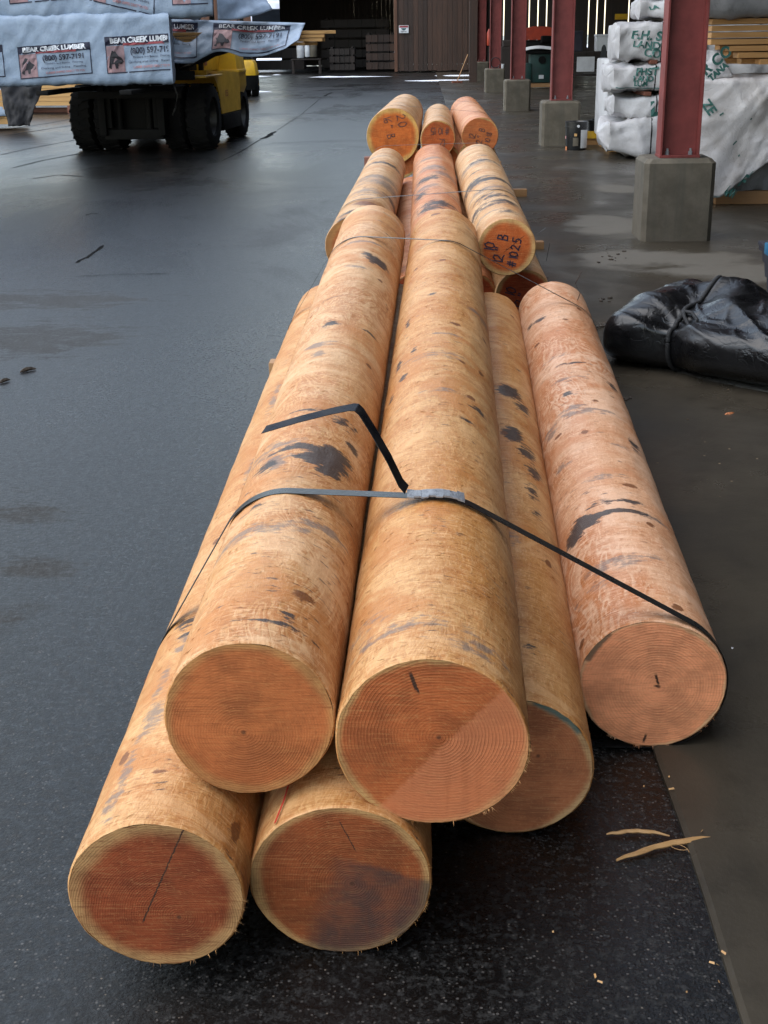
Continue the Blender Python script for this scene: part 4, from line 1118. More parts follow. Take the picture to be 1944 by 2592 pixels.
def lumber_label(S, x, z, w, h, parent, sh=0.0, rot=0.0, xclip=None):
    b = MB()
    def put(g, mi, off): 
        vs, fs = g
        place_print(b, [(u, v) for u, v in vs], fs, S, x, z, mi, off, sh, rot)
    def T(s, size, bx, by, mi, bold=0.0, width=None, off=.012):
        vs, fs = text_geo(s, size, bold)
        if width:
            mw = max(v[0] for v in vs); vs = [(v[0]*width/mw, v[1]) for v in vs]
        if xclip is not None: fs = [f for f in fs if max(vs[i][0] for i in f)+bx+x < xclip]
        put(([(u+bx, v+by) for u, v in vs], fs), mi, off)
    X1 = w if xclip is None else min(w, xclip-x)
    e = .012
    put(grid(0, h*.76, X1, h, 14, 3), 0, .006)                       # heading band
    put(grid(w*.24, h*.735, min(w*.80, X1), h*.80, 8, 1), 3, .008)        # red underline
    put(grid(0, 0, X1, e, 14, 1), 0, .006); put(grid(0, e, e, h*.76, 1, 6), 0, .006)
    if xclip is None: put(grid(w-e, e, w, h*.76, 1, 6), 0, .006)
    put(grid(e, e, w*.25, h*.74, 5, 5), 4, .006)
    bear = [(.03,.08),(.05,.30),(.09,.42),(.13,.40),(.17,.30),(.21,.26),(.235,.18),(.20,.14),(.16,.16),(.15,.06),(.12,.06),(.11,.15),(.07,.14),(.065,.05)]
    put(([(u*w, v*h*1.35+.02) for u, v in bear], [tuple(range(len(bear)))]), 5, .010)
    T('BEAR CREEK LUMBER', h*.20, w*.07, h*.815, 1, .004, w*.87)
    T('(800) 597-7191', h*.24, w*.33, h*.50, 2, .003, w*.57)
    T('Timbers and Beams   Flooring', h*.085, w*.36, h*.37, 2, 0, w*.52)
    T('Decking and Siding   Paneling', h*.085, w*.30, h*.24, 2, 0, w*.62)
    T('LUMBER SHIPPED DIRECT TO YOU', h*.085, w*.36, h*.10, 6, .001, w*.54)
    o = b.build('printed_panel', LBL, parent)
    return o

# ---- forklift ----------------------------------------------------------------
a_, b_ = gp(240, 381), gp(498, 377)
FC = Vector(((a_.x+b_.x)/2+.04, (a_.y+b_.y)/2+.05, 0)); FR = R(-5.5)
def tyre(b_r, w, n=36, lugs=True):
    b = MB(); r = b_r
    b.lathe([(r*.56,-w*.40),(r*.60,-w*.5),(r*.90,-w*.5),(r*.985,-w*.40),(r*.985,w*.40),(r*.90,w*.5),(r*.60,w*.5),(r*.56,w*.40)], n, (0,0,0), 'X', 0, False)
    for k in range(22):
        a = 2*math.pi*k/22
        for sg in (-1, 1):
            Mx = Matrix.Rotation(a+sg*.07, 4, 'X')
            b.box(Mx @ Vector((sg*w*.25, 0, r*.985)), (w*.46, r*.11, r*.032), 0, 0, 0, Mx @ Matrix.Rotation(sg*.35, 4, 'Z'))
    return b
def rim_mb(r, w):
    b = MB(); b.lathe([(.03,-w*.18),(r*.2,-w*.16),(r*.22,-w*.05),(r*.50,-w*.05),(r*.57,-w*.42),(r*.57,w*.42),(r*.50,w*.05),(r*.22,w*.05),(.03,w*.1)], 28, (0,0,0), 'X', 0, True)
    for k in range(8):
        a = 2*math.pi*k/8
        for sg in (-1, 1): b.lathe([(.014,-.012),(.014,.012)], 6, (sg*w*.07, r*.36*math.cos(a), r*.36*math.sin(a)), 'X')
    return b
def make_forklift(name, label):
    root = empty(name, (0,0,0)); tag(root, label, 'forklift')
    def part(nm, mb, mat, sm=30, parent=None): return build(mb, nm, M[mat], parent or root, sm)
    first = None
    for x in (-.86, -.50, .50, .86):
        w = empty('front_wheel', (x, 0, .46)); w.parent = root
        if first is None:
            t = build(tyre(.46, .32), 'tyre', M['rubber'], w, 40); q = build(rim_mb(.46, .32), 'rim', M['rim'], w, 40); first = w
        else:
            for ch in first.children: copy_tree(ch, w)
    fr = None
    for x in (-.76, .76):
        w = empty('rear_wheel', (x, 2.42, .40)); w.parent = root
        if fr is None: build(tyre(.40, .28), 'tyre', M['rubber'], w, 40); build(rim_mb(.40, .28), 'rim', M['rim'], w, 40); fr = w
        else:
            for ch in fr.children: copy_tree(ch, w)
    b = MB(); b.box((0, 0, .46), (1.5, .34, .36), 0, .06); b.lathe([(.17,-.9),(.22,-.3),(.22,.3),(.17,.9)], 16, (0,0,.46), 'X'); part('drive_axle', b, 'steel_black')
    b = MB(); b.box((0, 2.42, .42), (1.4, .3, .25), 0, .04); part('steer_axle', b, 'steel_black')
    b = MB(); b.box((0, 1.3, .42), (1.15, 2.4, .34), 0, .04); part('chassis', b, 'steel_black')
    # side panels with the wheel arch cut out
    for s in (-1, 1):
        prof = [(.62,.62),(.62,.95)] + [(.62*math.cos(a)*1.0, .50+.62*math.sin(a)) for a in (R(48), R(62), R(76), R(90), R(104))] 
        poly = [(.66,.46),(1.86,.46),(1.86,1.02),(-.15,1.10),(-.15,1.02)] + [(.60*math.cos(R(a)), .46+.60*math.sin(R(a))) for a in (104, 90, 76, 62, 48, 34, 20, 6)]
        b = MB(); n = len(poly); x0, x1 = s*.74, s*.98
        b.add([(x0, y, z) for y, z in poly]+[(x1, y, z) for y, z in poly], [tuple(range(n)), tuple(range(n, 2*n))[::-1]]+[(i, (i+1) % n, n+(i+1) % n, n+i) for i in range(n)])
        o = part('side_panel', b, 'yellow')
        if s > 0:
            vs, fs = text_geo('155', .13, .002); bb = MB(); bb.add([(x1+.004, .86+u, .70+v) for u, v in vs], fs); bb.build('panel_number', M['print_red'], o)
        b = MB(); b.box((s*.88, 1.26, .33), (.22, 1.15, .24), 0, .03); part('step', b, 'steel_black')
        b = MB(); b.box((s*.86, -.02, 1.02), (.40, 1.0, .03), 0, .01); part('fender', b, 'yellow' if s > 0 else 'steel_black')
    # hood: rounded box
    b = MB(); prof = [(-.62,1.06),(-.66,1.40),(-.58,1.56),(-.40,1.63),(0,1.66),(.40,1.63),(.58,1.56),(.66,1.40),(.62,1.06)]
    vs = []; st = [(.75,.90),(.95,1.0),(1.5,1.0),(2.0,.98)]
    for (y, k) in st: vs += [(x, y, 1.06+(z-1.06)*k) for x, z in prof]
    n = len(prof); fs = [tuple(range(n)), tuple((len(st)-1)*n+i for i in range(n))[::-1]]
    for i in range(len(st)-1):
        for j in range(n): fs.append((i*n+j, i*n+(j+1) % n, (i+1)*n+(j+1) % n, (i+1)*n+j))
    b.add(vs, fs); hood = part('hood', b, 'yellow', 35)
    b = MB()
    b.box((.663, 1.05, 1.28), (.012, .13, .28), 0, .01); build(b, 'vent', M['redwood'], hood)
    # counterweight
    b = MB(); prof = [(-.92,2.0),(-.94,2.5),(-.80,2.92),(-.45,3.06),(.45,3.06),(.80,2.92),(.94,2.5),(.92,2.0)]
    vs = []; n = len(prof)
    for (z, k) in ((.62,.93),(.80,1.0),(1.0,1.0),(1.42,.95),(1.56,.86),(1.60,.7)): vs += [(x*k, 2.0+(y-2.0)*k, z) for x, y in prof]
    fs = [tuple(range(n))[::-1], tuple(5*n+j for j in range(n))]
    for i in range(5):
        for j in range(n): fs.append((i*n+j, i*n+(j+1) % n, (i+1)*n+(j+1) % n, (i+1)*n+j))
    b.add(vs, fs); cwt = part('counterweight', b, 'yellow', 40)
    b = MB(); b.box((0, 2.2, 1.03), (1.92, .5, .05), 0, .01); part('bumper_ledge', b, 'yellow')
    # mast, carriage, forks
    for s in (-1, 1):
        b = MB(); b.box((s*.43, -.62, 2.1), (.10, .20, 3.7), 0, .008); b.box((s*.34, -.60, 2.15), (.07, .14, 3.6), 0, .006); part('mast_rail', b, 'steel_black')
        b = MB(); b.lathe([(.05,.2),(.05,2.2),(.035,2.2),(.035,3.6)], 14, (s*.22, -.55, 0)); part('lift_cylinder', b, 'steel_black')
        b = MB(); b.box((s*.55, -1.62, .905), (.16, 1.9, .055), 0, .01); b.box((s*.55, -.76, 1.25), (.16, .07, .75), 0, .01); part('fork', b, 'steel_black')
        b = MB(); b.box((s*.70, .62, 2.0), (.07,.07,2.0), 0, .01); b.box((s*.62, 1.75, 2.1), (.07,.07,1.1), 0, .01); part('guard_post', b, 'steel_black')
    b = MB(); b.box((0,-.70,1.05), (1.9,.09,.12), 0, .01); b.box((0,-.70,1.5), (1.9,.09,.12), 0, .01); b.box((0,-.70,.80),(1.5,.07,.10),0,.01)
    for x in (-.7,-.25,.25,.7): b.box((x,-.70,1.28), (.06,.07,.42))
    part('carriage', b, 'steel_black')
    b = MB()
    b.box((0,-.40,.62), (.9,.08,.70), 0, .02); part('mast_plate', b, 'steel_black')
    for z in (.26, .9, 1.8):
        b = MB(); b.box((0,-.60,z), (.86,.10,.14), 0, .01); part('mast_crossmember', b, 'steel_black')
    b = MB(); b.box((0,.62,1.15), (1.2,.5,.30), 0, .05); b.box((0,.35,1.30),(1.2,.08,.6),0,.03); part('dashboard', b, 'steel_black')
    b = MB(); b.box((0,1.05,1.75), (.55,.5,.14), 0, .05); b.box((0,1.3,2.05), (.55,.14,.6), 0, .05); part('seat', b, 'steel_black')
    b = MB(); b.tube([(.40,-.68,1.25),(.62,-.72,1.02),(.70,-.74,.80),(.66,-.74,.62),(.60,-.70,.52)], .012, 6); part('hydraulic_hose', b, 'wire')
    b = MB(); b.tube([(.24,-.66,1.4),(.30,-.74,1.0),(.34,-.70,.75)], .012, 6); part('hydraulic_hose', b, 'wire')
    for x in (-.80, .80):
        b = MB(); b.lathe([(.02,.06),(.08,.05),(.09,-.02),(.075,-.035)], 16, (x, .42, 1.95), 'Y'); hl = part('headlight', b, 'steel_black'); bb = MB(); bb.lathe([(.01,-.036),(.074,-.036)], 16, (x, .42, 1.95), 'Y', 0, False); build(bb, 'lens', M['paper'], hl)
    b = MB(); b.box((0,1.15,3.02), (1.45,1.4,.06), 0, .02); part('overhead_guard', b, 'steel_black')
    return root, cwt
fk, cwt = make_forklift('forklift', 'yellow forklift with dual black front tyres carrying wrapped lumber across the yard')
fk.location = FC; fk.rotation_euler = (0, 0, FR)
# second forklift, seen from behind its load
f2 = copy_tree(fk); p2 = gp(604, 246); f2.scale = (.62, .62, .60); f2.location = (p2.x-.30, p2.y+1.85, 0); f2.rotation_euler = (0, 0, R(180+9)); 
tag(f2, 'second yellow forklift parked behind the loaded one, its black-banded tail showing', 'forklift')
cw2 = [c for c in f2.children if c.name.startswith('counterweight')][0]
b = MB(); n = 28; vs = []; fs = []
prof = [(-.90,2.0),(-.93,2.5),(-.80,2.93),(-.45,3.08),(.45,3.08),(.80,2.93),(.93,2.5),(.90,2.0)]
for z, k in ((1.62,.80),(2.02,.74)): vs += [(x*k, 2.0+(y-2.0)*k, z) for x, y in prof]
b.add(vs, [(i, i+1, 8+i+1, 8+i) for i in range(7)]+[(7,0,8,15), tuple(range(8)), tuple(range(8,16))]); rw = build(b, 'rear_window', M['dark_glass'], f2, 30)
b = MB(); vs = []
for z, k in ((2.03,.78),(2.12,.80),(2.20,.62)): vs += [(x*k, 2.0+(y-2.0)*k, z) for x, y in prof]
b.add(vs, [(r*8+i, r*8+(i+1) % 8, r*8+8+(i+1) % 8, r*8+8+i) for r in range(2) for i in range(8)]+[tuple(range(8)), tuple(range(16,24))]); build(b, 'rear_cap', M['yellow'], f2, 30)
b = MB(); vs = []
for z, k in ((.30,.98),(.66,1.03),(.92,1.03)): vs += [(x*k, 2.0+(y-2.0)*k, z) for x, y in prof]
b.add(vs, [(r*8+i, r*8+(i+1) % 8, r*8+8+(i+1) % 8, r*8+8+i) for r in range(2) for i in range(8)]+[tuple(range(8)), tuple(range(16,24))]); build(b, 'rear_bumper', M['steel_black'], f2, 30)
vs, fs = text_geo('HYSTER', .20, .006); mw = max(v[0] for v in vs)
b = MB(); b.add([(.40-u*.80/mw, 2.0+1.08*.77+.012, 1.72+v) for u, v in vs], fs); b.build('nameplate', M['yellow'], f2)

# ---- the load ------------------------------------------------------------------
def frame(px, py, z, rz):                       # a pack origin (bottom front centre) from a pixel and depth
    return pt(px, py, z)
GL = 'wrapped lumber packs on the forklift'
RZ_ = R(8.5)
zP = 16.3
def pack_at(name, pr, zr, L, D, H, h0, seed, amp, mat, label, rz=RZ_, **kw):
    """right front bottom corner at pixel column pr, depth zr, bottom height h0"""
    d = ray(pr, 150); p = CAM+d*zr; ex = Vector((math.cos(rz), math.sin(rz), 0)); ey = Vector((-math.sin(rz), math.cos(rz), 0))
    c = Vector((p.x, p.y, h0))-ex*L/2+ey*D/2
    root = empty(name, c, rz); tag(root, label, 'lumber pack', kw.pop('group', GL))
    S = pack_surface(L, D, H, amp, seed, **{k: v for k, v in kw.items() if k in ('rc','taper','sag','tl')})
    return root, S
r1, S1 = pack_at('wrapped_lumber_pack', 434, zP, 4.6, 1.0, .82, 1.02, 3.0, .024, 'wrap_blue', 'long blue-white wrapped lumber pack low on the forks with three printed panels', sag=.05)
wrapped('pack', S1, 4.6, 150, 72, 'wrap_blue', r1)
xR = 2.3
def xat(px, root, z):                          # local x of a pixel column on the pack front
    p = pt(px, 150, z); return (root.matrix_world.inverted() @ p).x
bpy.context.view_layer.update()
lumber_label(S1, xat(58, r1, zP+.15), .075, .91, .37, r1, .05)
lumber_label(S1, xat(272, r1, zP+.07), .115, .93, .43, r1, .04, 0, 2.28)
lumber_label(S1, xat(-150, r1, zP+.3), .07, .91, .37, r1, .04)
r3, S3 = pack_at('wrapped_lumber_pack', 545, zP+.1, 5.2, 1.05, .80, 1.86, 7.0, .034, 'wrap_blue', 'uppermost blue-white wrapped lumber pack on the forklift, cut off by the frame', sag=.11)
wrapped('pack', S3, 5.2, 150, 72, 'wrap_blue', r3)
bpy.context.view_layer.update()
lumber_label(S3, xat(52, r3, zP+.2), .13, .93, .45, r3, .06)
lumber_label(S3, xat(245, r3, zP+.2), .16, .80, .45, r3, -.08, -.12)
lumber_label(S3, xat(446, r3, zP+.1), .10, .93, .45, r3, .02, 0, 2.55)
# loose flap at the end of the upper pack
def sheet_mesh(P, nu, nv, mat, name, parent, th=.004):
    vs = [P(i/nu, j/nv) for j in range(nv+1) for i in range(nu+1)]; n = nu+1
    fs = [(j*n+i, j*n+i+1, (j+1)*n+i+1, (j+1)*n+i) for j in range(nv) for i in range(nu)]
    b = MB(); b.add(vs, fs); o = b.build(name, M[mat], parent); o.data.shade_smooth()
    md = o.modifiers.new('Solidify', 'SOLIDIFY'); md.thickness = th; return o
inv3 = r3.matrix_world.inverted()
def loc(root, px, py, z): return root.matrix_world.inverted() @ pt(px, py, z)
def bilinear(c, u, v): return (c[0].lerp(c[1], u)).lerp(c[3].lerp(c[2], u), v)
cs = [loc(r3, 552, 52, zP+.2), loc(r3, 690, 24, zP+1.0), loc(r3, 640, -60, zP+1.0), loc(r3, 545, -70, zP+.2)]
def Pf(u, v):
    p = bilinear(cs, u, v); p += Vector((0,-1,.2))*(.06*math.sin(u*3.1+v*2)+.05*fbm(u*3, v*3, 4.0)); p.z -= .05*math.sin(math.pi*u)*(1-v); return p
sheet_mesh(Pf, 26, 20, 'wrap_blue', 'loose_flap', r3)
# second pack behind, its wrap lifted and boards showing at the right end
zQ = zP+1.25
r2, S2 = pack_at('wrapped_lumber_pack', 700, zQ, 5.0, .9, .30, 1.40, 11.0, .02, 'wrap_blue', 'lumber pack behind the front one, wrap lifting off bare yellow board ends', sag=.0)
bpy.context.view_layer.update()
rr = random.Random(4)
yb = 0
for row, (z0, z1) in enumerate(((1.415,1.46),(1.464,1.51),(1.514,1.56),(1.564,1.61))):
    for c in range(5):
        off = [[.10,.30,.2,.1,.1],[.34,.36,.2,.1,.0],[.36,.40,.1,.2,.2],[.36,.52,.4,.3,.1]][row][c]+rr.uniform(-.03,.03)
        pr = onY(800, 80, (pt(800,80,zQ)).y)
        b = MB(); x1 = 2.5+.32+off; x0 = -2.4; b.box(((x0+x1)/2, -.30+c*.19+.085, (z0+z1)/2-1.40), (x1-x0, .185, z1-z0-.004), 0, .004)
        o = build(b, 'board', M['board'], r2, None)
cs2 = [loc(r2, 425, 156, zQ-.12), loc(r2, 755, 118, zQ-.10), loc(r2, 772, 58, zQ-.02), loc(r2, 425, 48, zQ-.06)]
def bot(u): return -.10*math.sin(math.pi*min(1, u*1.35)) if u < .74 else 0
def P2f(u, v):
    p = bilinear(cs2, u, v)
    lift = (.13*math.sin(math.pi*min(1, max(0, (u-.0)/1.0)))*(-.35) + .12*max(0, 1-abs(u-.45)/.3)*0)*(1-v)
    p.z += lift+ .07*max(0, math.sin((u-.2)*9))*(1-v)-.03*math.sin(u*11)*(1-v)
    p.y += -.05*fbm(u*6, v*2.2, 2.2)-.035*ridge(u*7+v, v*2, 1.0)-.03*math.sin(u*16+v*2)*(1-v)-.08*(1-v)*u
    return p
fl = sheet_mesh(P2f, 60, 18, 'wrap_blue', 'wrap_sheet', r2)
def Psurf(X, Z):      # printed panels on that sheet, in sheet fractions
    u, v = X, Z; p = P2f(u, v); h = .01
    n = (P2f(u+h, v)-P2f(u-h, v)).cross(P2f(u, v+h)-P2f(u, v-h)).normalized()
    return p+n*(-.012 if n.y > 0 else .012)
def label_on(Pm, parent, u0, v0, u1, v1, ucl=0.0):
    b = MB()
    def put(g, mi, k=0):
        vs, fs = g; fs = [f for f in fs if min(vs[i][0] for i in f)*(u1-u0)+u0 >= ucl]
        out = []
        for u, v in vs:
            uu = u0+(u1-u0)*u; vv = v0+(v1-v0)*v
            out.append(Pm(uu, vv)+Vector((0,-.003*k,0)))
        b.add(out, fs, mi)
    put(grid(0,.76,1,1,16,3), 0); put(grid(0,0,1,.04,16,1), 0); put(grid(0,.04,.014,.76,1,6), 0); put(grid(.986,.04,1,.76,1,6), 0)
    put(grid(.24,.735,.8,.80,10,1), 3, 1); put(grid(.014,.04,.25,.74,5,5), 4)
    bear = [(.03,.08),(.05,.30),(.09,.42),(.13,.40),(.17,.30),(.21,.26),(.235,.18),(.20,.14),(.16,.16),(.15,.06),(.12,.06),(.11,.15),(.07,.14),(.065,.05)]
    put(([(u, v*1.35+.03) for u, v in bear], [tuple(range(len(bear)))]), 5, 1)
    for s, sz, x, y, w, mi in (('BEAR CREEK LUMBER',.20,.07,.815,.87,1),('(800) 597-7191',.24,.33,.50,.57,2),('Timbers and Beams   Flooring',.085,.36,.37,.52,2),('LUMBER SHIPPED DIRECT TO YOU',.085,.36,.12,.54,6)):
        vs, fs = text_geo(s, 1.0, .012); mw = max(v[0] for v in vs); put(([(v[0]*w/mw+x, v[1]*sz+y) for v in vs], fs), mi, 2)
    b.build('printed_panel', LBL, parent)
label_on(Psurf, r2, -.22, .10, .22, .93, .01)
label_on(Psurf, r2, .335, .08, .90, .90)
# dark inner skirt hanging under that sheet
cs3 = [loc(r2, 432, 190, zQ+.25), loc(r2, 640, 108, zQ+.25), loc(r2, 640, 96, zQ+.1), loc(r2, 428, 150, zQ+.1)]
def P3f(u, v):
    p = bilinear(cs3, u, v); p.y += .04*fbm(u*5, v*3, 6.6); p.z += .02*fbm(u*6, v*2, 2); return p
sheet_mesh(P3f, 20, 6, 'tarp_black', 'black_liner', r2)
# dunnage block between packs
b = MB(); b.box((0,0,0), (.10,1.0,.09), 0, .004); o = build(b, 'dunnage_block', M['board_dim']); o.location = pt(322, 38, zP+.35); o.rotation_euler = (0,0,RZ_); tag(o, 'short wooden block wedged between the two packs on the forklift', 'block')
b = MB(); b.box((0,0,0), (.10,1.0,.09), 0, .004); o = build(b, 'dunnage_block', M['board_dim']); o.location = pt(60, 40, zP+.45); o.rotation_euler = (0,0,RZ_); tag(o, 'wooden block under the left part of the top pack on the forklift', 'block')

# ---- packs standing at the left edge --------------------------------------------
def board_pack(name, c, rz, L, rows, colsn, bw, bh, label, mat='board', jit=.06, group=None, z0=.1, cat='lumber stack'):
    root = empty(name, c, rz); tag(root, label, cat, group); rnd = random.Random(int(c[0]*100))
    for r in range(rows):
        b = MB()
        for q in range(colsn):
            o = rnd.uniform(-jit, jit); b.box((o, (q-(colsn-1)/2)*bw, z0+bh*(r+.5)), (L, bw-.006, bh-.006), 0, .003)
        build(b, 'board_layer', M[mat], root)
    b = MB()
    for x in (-.38*L, .38*L): b.box((x, 0, z0/2), (.09, colsn*bw, z0-.004))
    if z0 > .02: b.build('bearer', M['redwood'], root)
    return root
c = gp(150, 284); board_pack('lumber_stack', (c.x-.20, c.y+.1, 0), R(-6), 1.6, 8, 6, .16, .092, 'pile of clean yellow boards on red bearers behind the forklift load, at left', z0=.16)
c = gp(130, 282); b = MB(); b.box((0,0,.05), (1.1,.1,.1), R(-6), .004); o = build(b, 'dunnage_beam', M['redwood']); o.location = (c.x+.05, c.y-.35, 0); tag(o, 'reddish dunnage beam lying in front of the yellow boards at left', 'timber')
c = gp(20, 330); root = empty('tarped_lumber_pack', (c.x-1.35, c.y+.6, 0), R(-4)); tag(root, 'lumber pack at the left edge half covered by a torn white wrap and black liner', 'lumber pack'); bpy.context.view_layer.update()
for r in range(6):
    b = MB()
    for q in range(5): b.box((random.uniform(-.05,.05), -.4+q*.2, .10+.055+.1*r), (2.9,.19,.095), 0, .003)
    build(b, 'board_layer', M['board'], root)
zz = (c-CAM).dot(FW)-.1
cs4 = [loc(root, -90, 300, zz), loc(root, 34, 292, zz), loc(root, -6, 205, zz), loc(root, -90, 200, zz)]
sheet_mesh(lambda u, v: bilinear(cs4, u, v)+Vector((0,-.05-.06*fbm(u*3, v*3, 1.1),0)), 20, 16, 'wrap_blue', 'wrap_sheet', root)
cs5 = [loc(root, 22, 318, zz-.45), loc(root, 78, 318, zz-.45), loc(root, 112, 205, zz-.25), loc(root, 0, 198, zz-.25)]
sheet_mesh(lambda u, v: bilinear(cs5, u, v)+Vector((0,-.04-.12*fbm(u*3.3, v*2.5, 5.1)-.05*math.sin(u*7),.03*noise.noise(Vector((u*5,v*4,1))))), 24, 24, 'tarp_black2', 'black_liner', root, .006)

# ---- stack of wrapped packs by the nearest column ----------------------------------
GS = 'white wrapped packs stacked behind the nearest red column'
def stolt(S, parent, items):
    for (s, size, x, z, rot, bold) in items:
        b = MB(); vs, fs = text_geo(s, size, bold); place_print(b, vs, fs, S, x, z, 0, .012, 0, rot)
        b.build('printed_lettering', [M['print_green']], parent)
labs = ['bottom wrapped pack of the white stack, its end gathered in a knot of folds', 'second wrapped pack from the floor in the white stack, green streaks on its folds',
        'third wrapped pack from the floor, flared white skirt with a thin green hem line', 'plump wrapped pack with green lettering, fourth in the white stack', 'narrow wrapped pack tapering to the left, fifth in the white stack', 'topmost wrapped pack of the white stack, cut off by the frame']
zc = 15.7
lev = [(.07,.50,1550,.22),(.50,.78,1560,.28),(.82,1.14,1553,.10),(1.19,1.62,1564,.20),(1.68,1.90,1616,.45),(1.96,2.3,1632,.3)]
for i, (z0, z1, px, tp) in enumerate(lev):
    p = pt(px, 200, zc); L = 4.2; D = 1.15
    root = empty('wrapped_lumber_pack', (p.x+L/2, p.y+D/2, z0+SZ), R(1)); tag(root, labs[i], 'lumber pack', GS)
    S = pack_surface(L, D, z1-z0, .045, 20+i*3.7, rc=.06, taper=tp, tl=.5, sag=.05 if i != 2 else .0)
    wrapped('pack', S, L, 110, 56, 'wrap_white', root, pinch=.10 if i == 0 else .03)
    H = z1-z0
    if i == 3: stolt(S, root, [('F.H. STOLTZE', .15, -L/2+.14, H*.60, -.1, .006), ('LAND & LUMBER', .12, -L/2+.16, H*.34, -.08, .004), ('CO', .13, -L/2+.3, H*.10, -.05, .004)])
    if i == 2: stolt(S, root, [('FHST', .12, -L/2+.26, H*.62, .0, .006), ('LAND', .09, -L/2+.24, H*.38, 0, .004), ('LUM', .08, -L/2+.25, H*.2, 0, .004), ('FHST', .12, -L/2+.62, H*.60, -.05, .006), ('LUMB', .09, -L/2+.6, H*.36, -.05, .004)])
    if i == 1: stolt(S, root, [('LL', .22, -L/2+.44, H*.15, .1, .012), ('II', .2, -L/2+.85, H*.1, -.4, .01)])
    if i == 4: stolt(S, root, [('LA', .09, -L/2+.12, H*.3, .3, .006), ('FHS', .13, -L/2+.36, H*.25, -.35, .01)])
    if i == 2:
        b = MB(); place_print(b, *grid(0, 0, L*.6, .012, 60, 1), S, -L/2+.03, .03, 0, .01); b.build('hem_line', M['print_line'], root)
    for xx in (.42, .95, 2.2, 3.6):
        b = MB(); b.box((-L/2+xx, 0, -.024), (.085, D*.96, .046)); b.build('sticker', M['redwood'], root)
    # tie strap round the pack
    b = MB(); nt = 60; q = [S(-L/2+.50, j/nt) for j in range(nt)]; q.append(q[0]); cc = sum(q[:-1], Vector())/nt
    b.ribbon(q, Vector((1,0,0)), .014, .004, [(v-cc).normalized() for v in q]); b.build('tie_strap', M['strap'], root)
# carton unit behind
p = gp(1530, 392); b = MB()
root = empty('carton_stack', (p.x+.62, p.y+.75, SZ)); tag(root, 'pale carton-wrapped unit on pale blocks beyond the white stack', 'carton unit')
b = MB(); b.box((0,0,.67), (1.2,1.2,1.02), 0, .03); 
for v in b.v:
    if v.z < .25: v.z += .05*noise.noise(Vector((v.x*4, v.y*4, 1)))
build(b, 'carton', M['carton'], root, 30)
b = MB(); b.box((-.3,-.615,.62), (.5,.02,.98), 0, .004); build(b, 'paper_flap', M['carton'], root)
for x in (-.48,-.16,.16,.48):
    b = MB(); b.box((x,0,.08), (.11,1.15,.15), 0, .004); build(b, 'skid_block', M['board'], root)
# front pile at the right edge: tarped pack, bare boards, grey pack
zr = 11.55
p = pt(1745, 300, zr); GY = p.y; GX = p.x
root = empty('grey_wrapped_pack', (GX+2.3, GY+.6, SZ)); tag(root, 'grey wrapped pack on timber skids at the right edge, under the white tarp', 'lumber pack'); 
S = pack_surface(4.4, 1.15, .94, .02, 61, rc=.05, sag=.03); wrapped('pack', S, 4.4, 110, 60, 'wrap_grey', root)
for ch in root.children: ch.location.z = .13
for xx in (-1.75, -1.3, -.6, .8, 1.9):
    b = MB(); b.box((xx,0,.062), (.5 if xx < -1.5 else .11,1.12,.122), 0, .006); build(b, 'skid', M['bunk'], root)
tp = empty('white_tarp', (GX, GY, SZ)); tag(tp, 'large soiled white tarp with green lettering draped over the pack at right', 'tarp'); bpy.context.view_layer.update()
q = lambda px, py, dz=0: loc(tp, px, py, zr+dz)
# tarp cross-section follows the pack top then hangs down its front; hem climbs to the right
def PT(u, v):
    x = -.10+3.6*u; hem = .06+.0*u
    h = max(.08, .08+1.15*max(0, (u-.11))/.42) if u > .11 else .08+.25*max(0, .05-u)
    h = min(h, .95)
    if v < .62:
        z = h+(1.10-h)*(v/.62); y = -.10-.05*(1-v/.62)+.02
    else:
        k = (v-.62)/.38; y = -.08+1.1*k; z = 1.105+.015*math.sin(k*3)
    wv = .5*fbm(x*1.2, v*2, 7, 2)
    n = .045*fbm(x*1.6, v*2.2, 3.3, 2)+.030*ridge(x*1.7-v*2.2+wv, v*1.0+x*.3, 8)**3+.018*ridge(x*3.6+v*4.2+wv*2, v*1.4, 2)**5+.014*ridge(x*4.6-v*5.5+wv*2, v*1.1, 5)**6
    return Vector((x, y-abs(n)*1.0 if v < .62 else y, z+(n*.3 if v < .62 else abs(n)*.8)))
sheet_mesh(PT, 110, 60, 'wrap_tan', 'sheet', tp, .003)
def PTs(u, v):
    p = PT(u, v); h = .006; n = (PT(u+h, v)-PT(u-h, v)).cross(PT(u, v+h)-PT(u, v-h)).normalized()
    if n.y > 0: n = -n
    return p+n*.010
def uv_on_tarp(px, py):
    t = q(px, py); u = (t.x+.10)/3.6; best = min((i/200 for i in range(124)), key=lambda v: abs(PT(u, v).z-t.z)); return u, best
for (s, px, py, size, rot) in (('LAN', 1837, 487, .078, R(-58)), ('F', 1869, 470, .13, R(-58)), ('M', 1837, 517, .048, R(-58)), ('ZE', 1765, 262, .12, R(-55)), ('I', 1812, 288, .05, R(-55)), ('I', 1850, 362, .05, R(-55)), ('I', 1897, 445, .05, R(-55)), ('.', 1888, 300, .08, 0), ('.', 1866, 396, .1, 0)):
    u0, v0 = uv_on_tarp(px, py); vs, fs = text_geo(s, size, .004); c_, s_ = math.cos(rot), math.sin(rot)
    out = []
    for a, e in vs:
        X = a*c_-e*s_; Z = a*s_+e*c_; out.append(PTs(u0+X/3.6, v0+Z/1.7))
    b = MB(); b.add(out, fs); b.build('printed_lettering', M['print_green'], tp)
b = MB(); A0 = uv_on_tarp(1812, 500); A1 = uv_on_tarp(1834, 540)
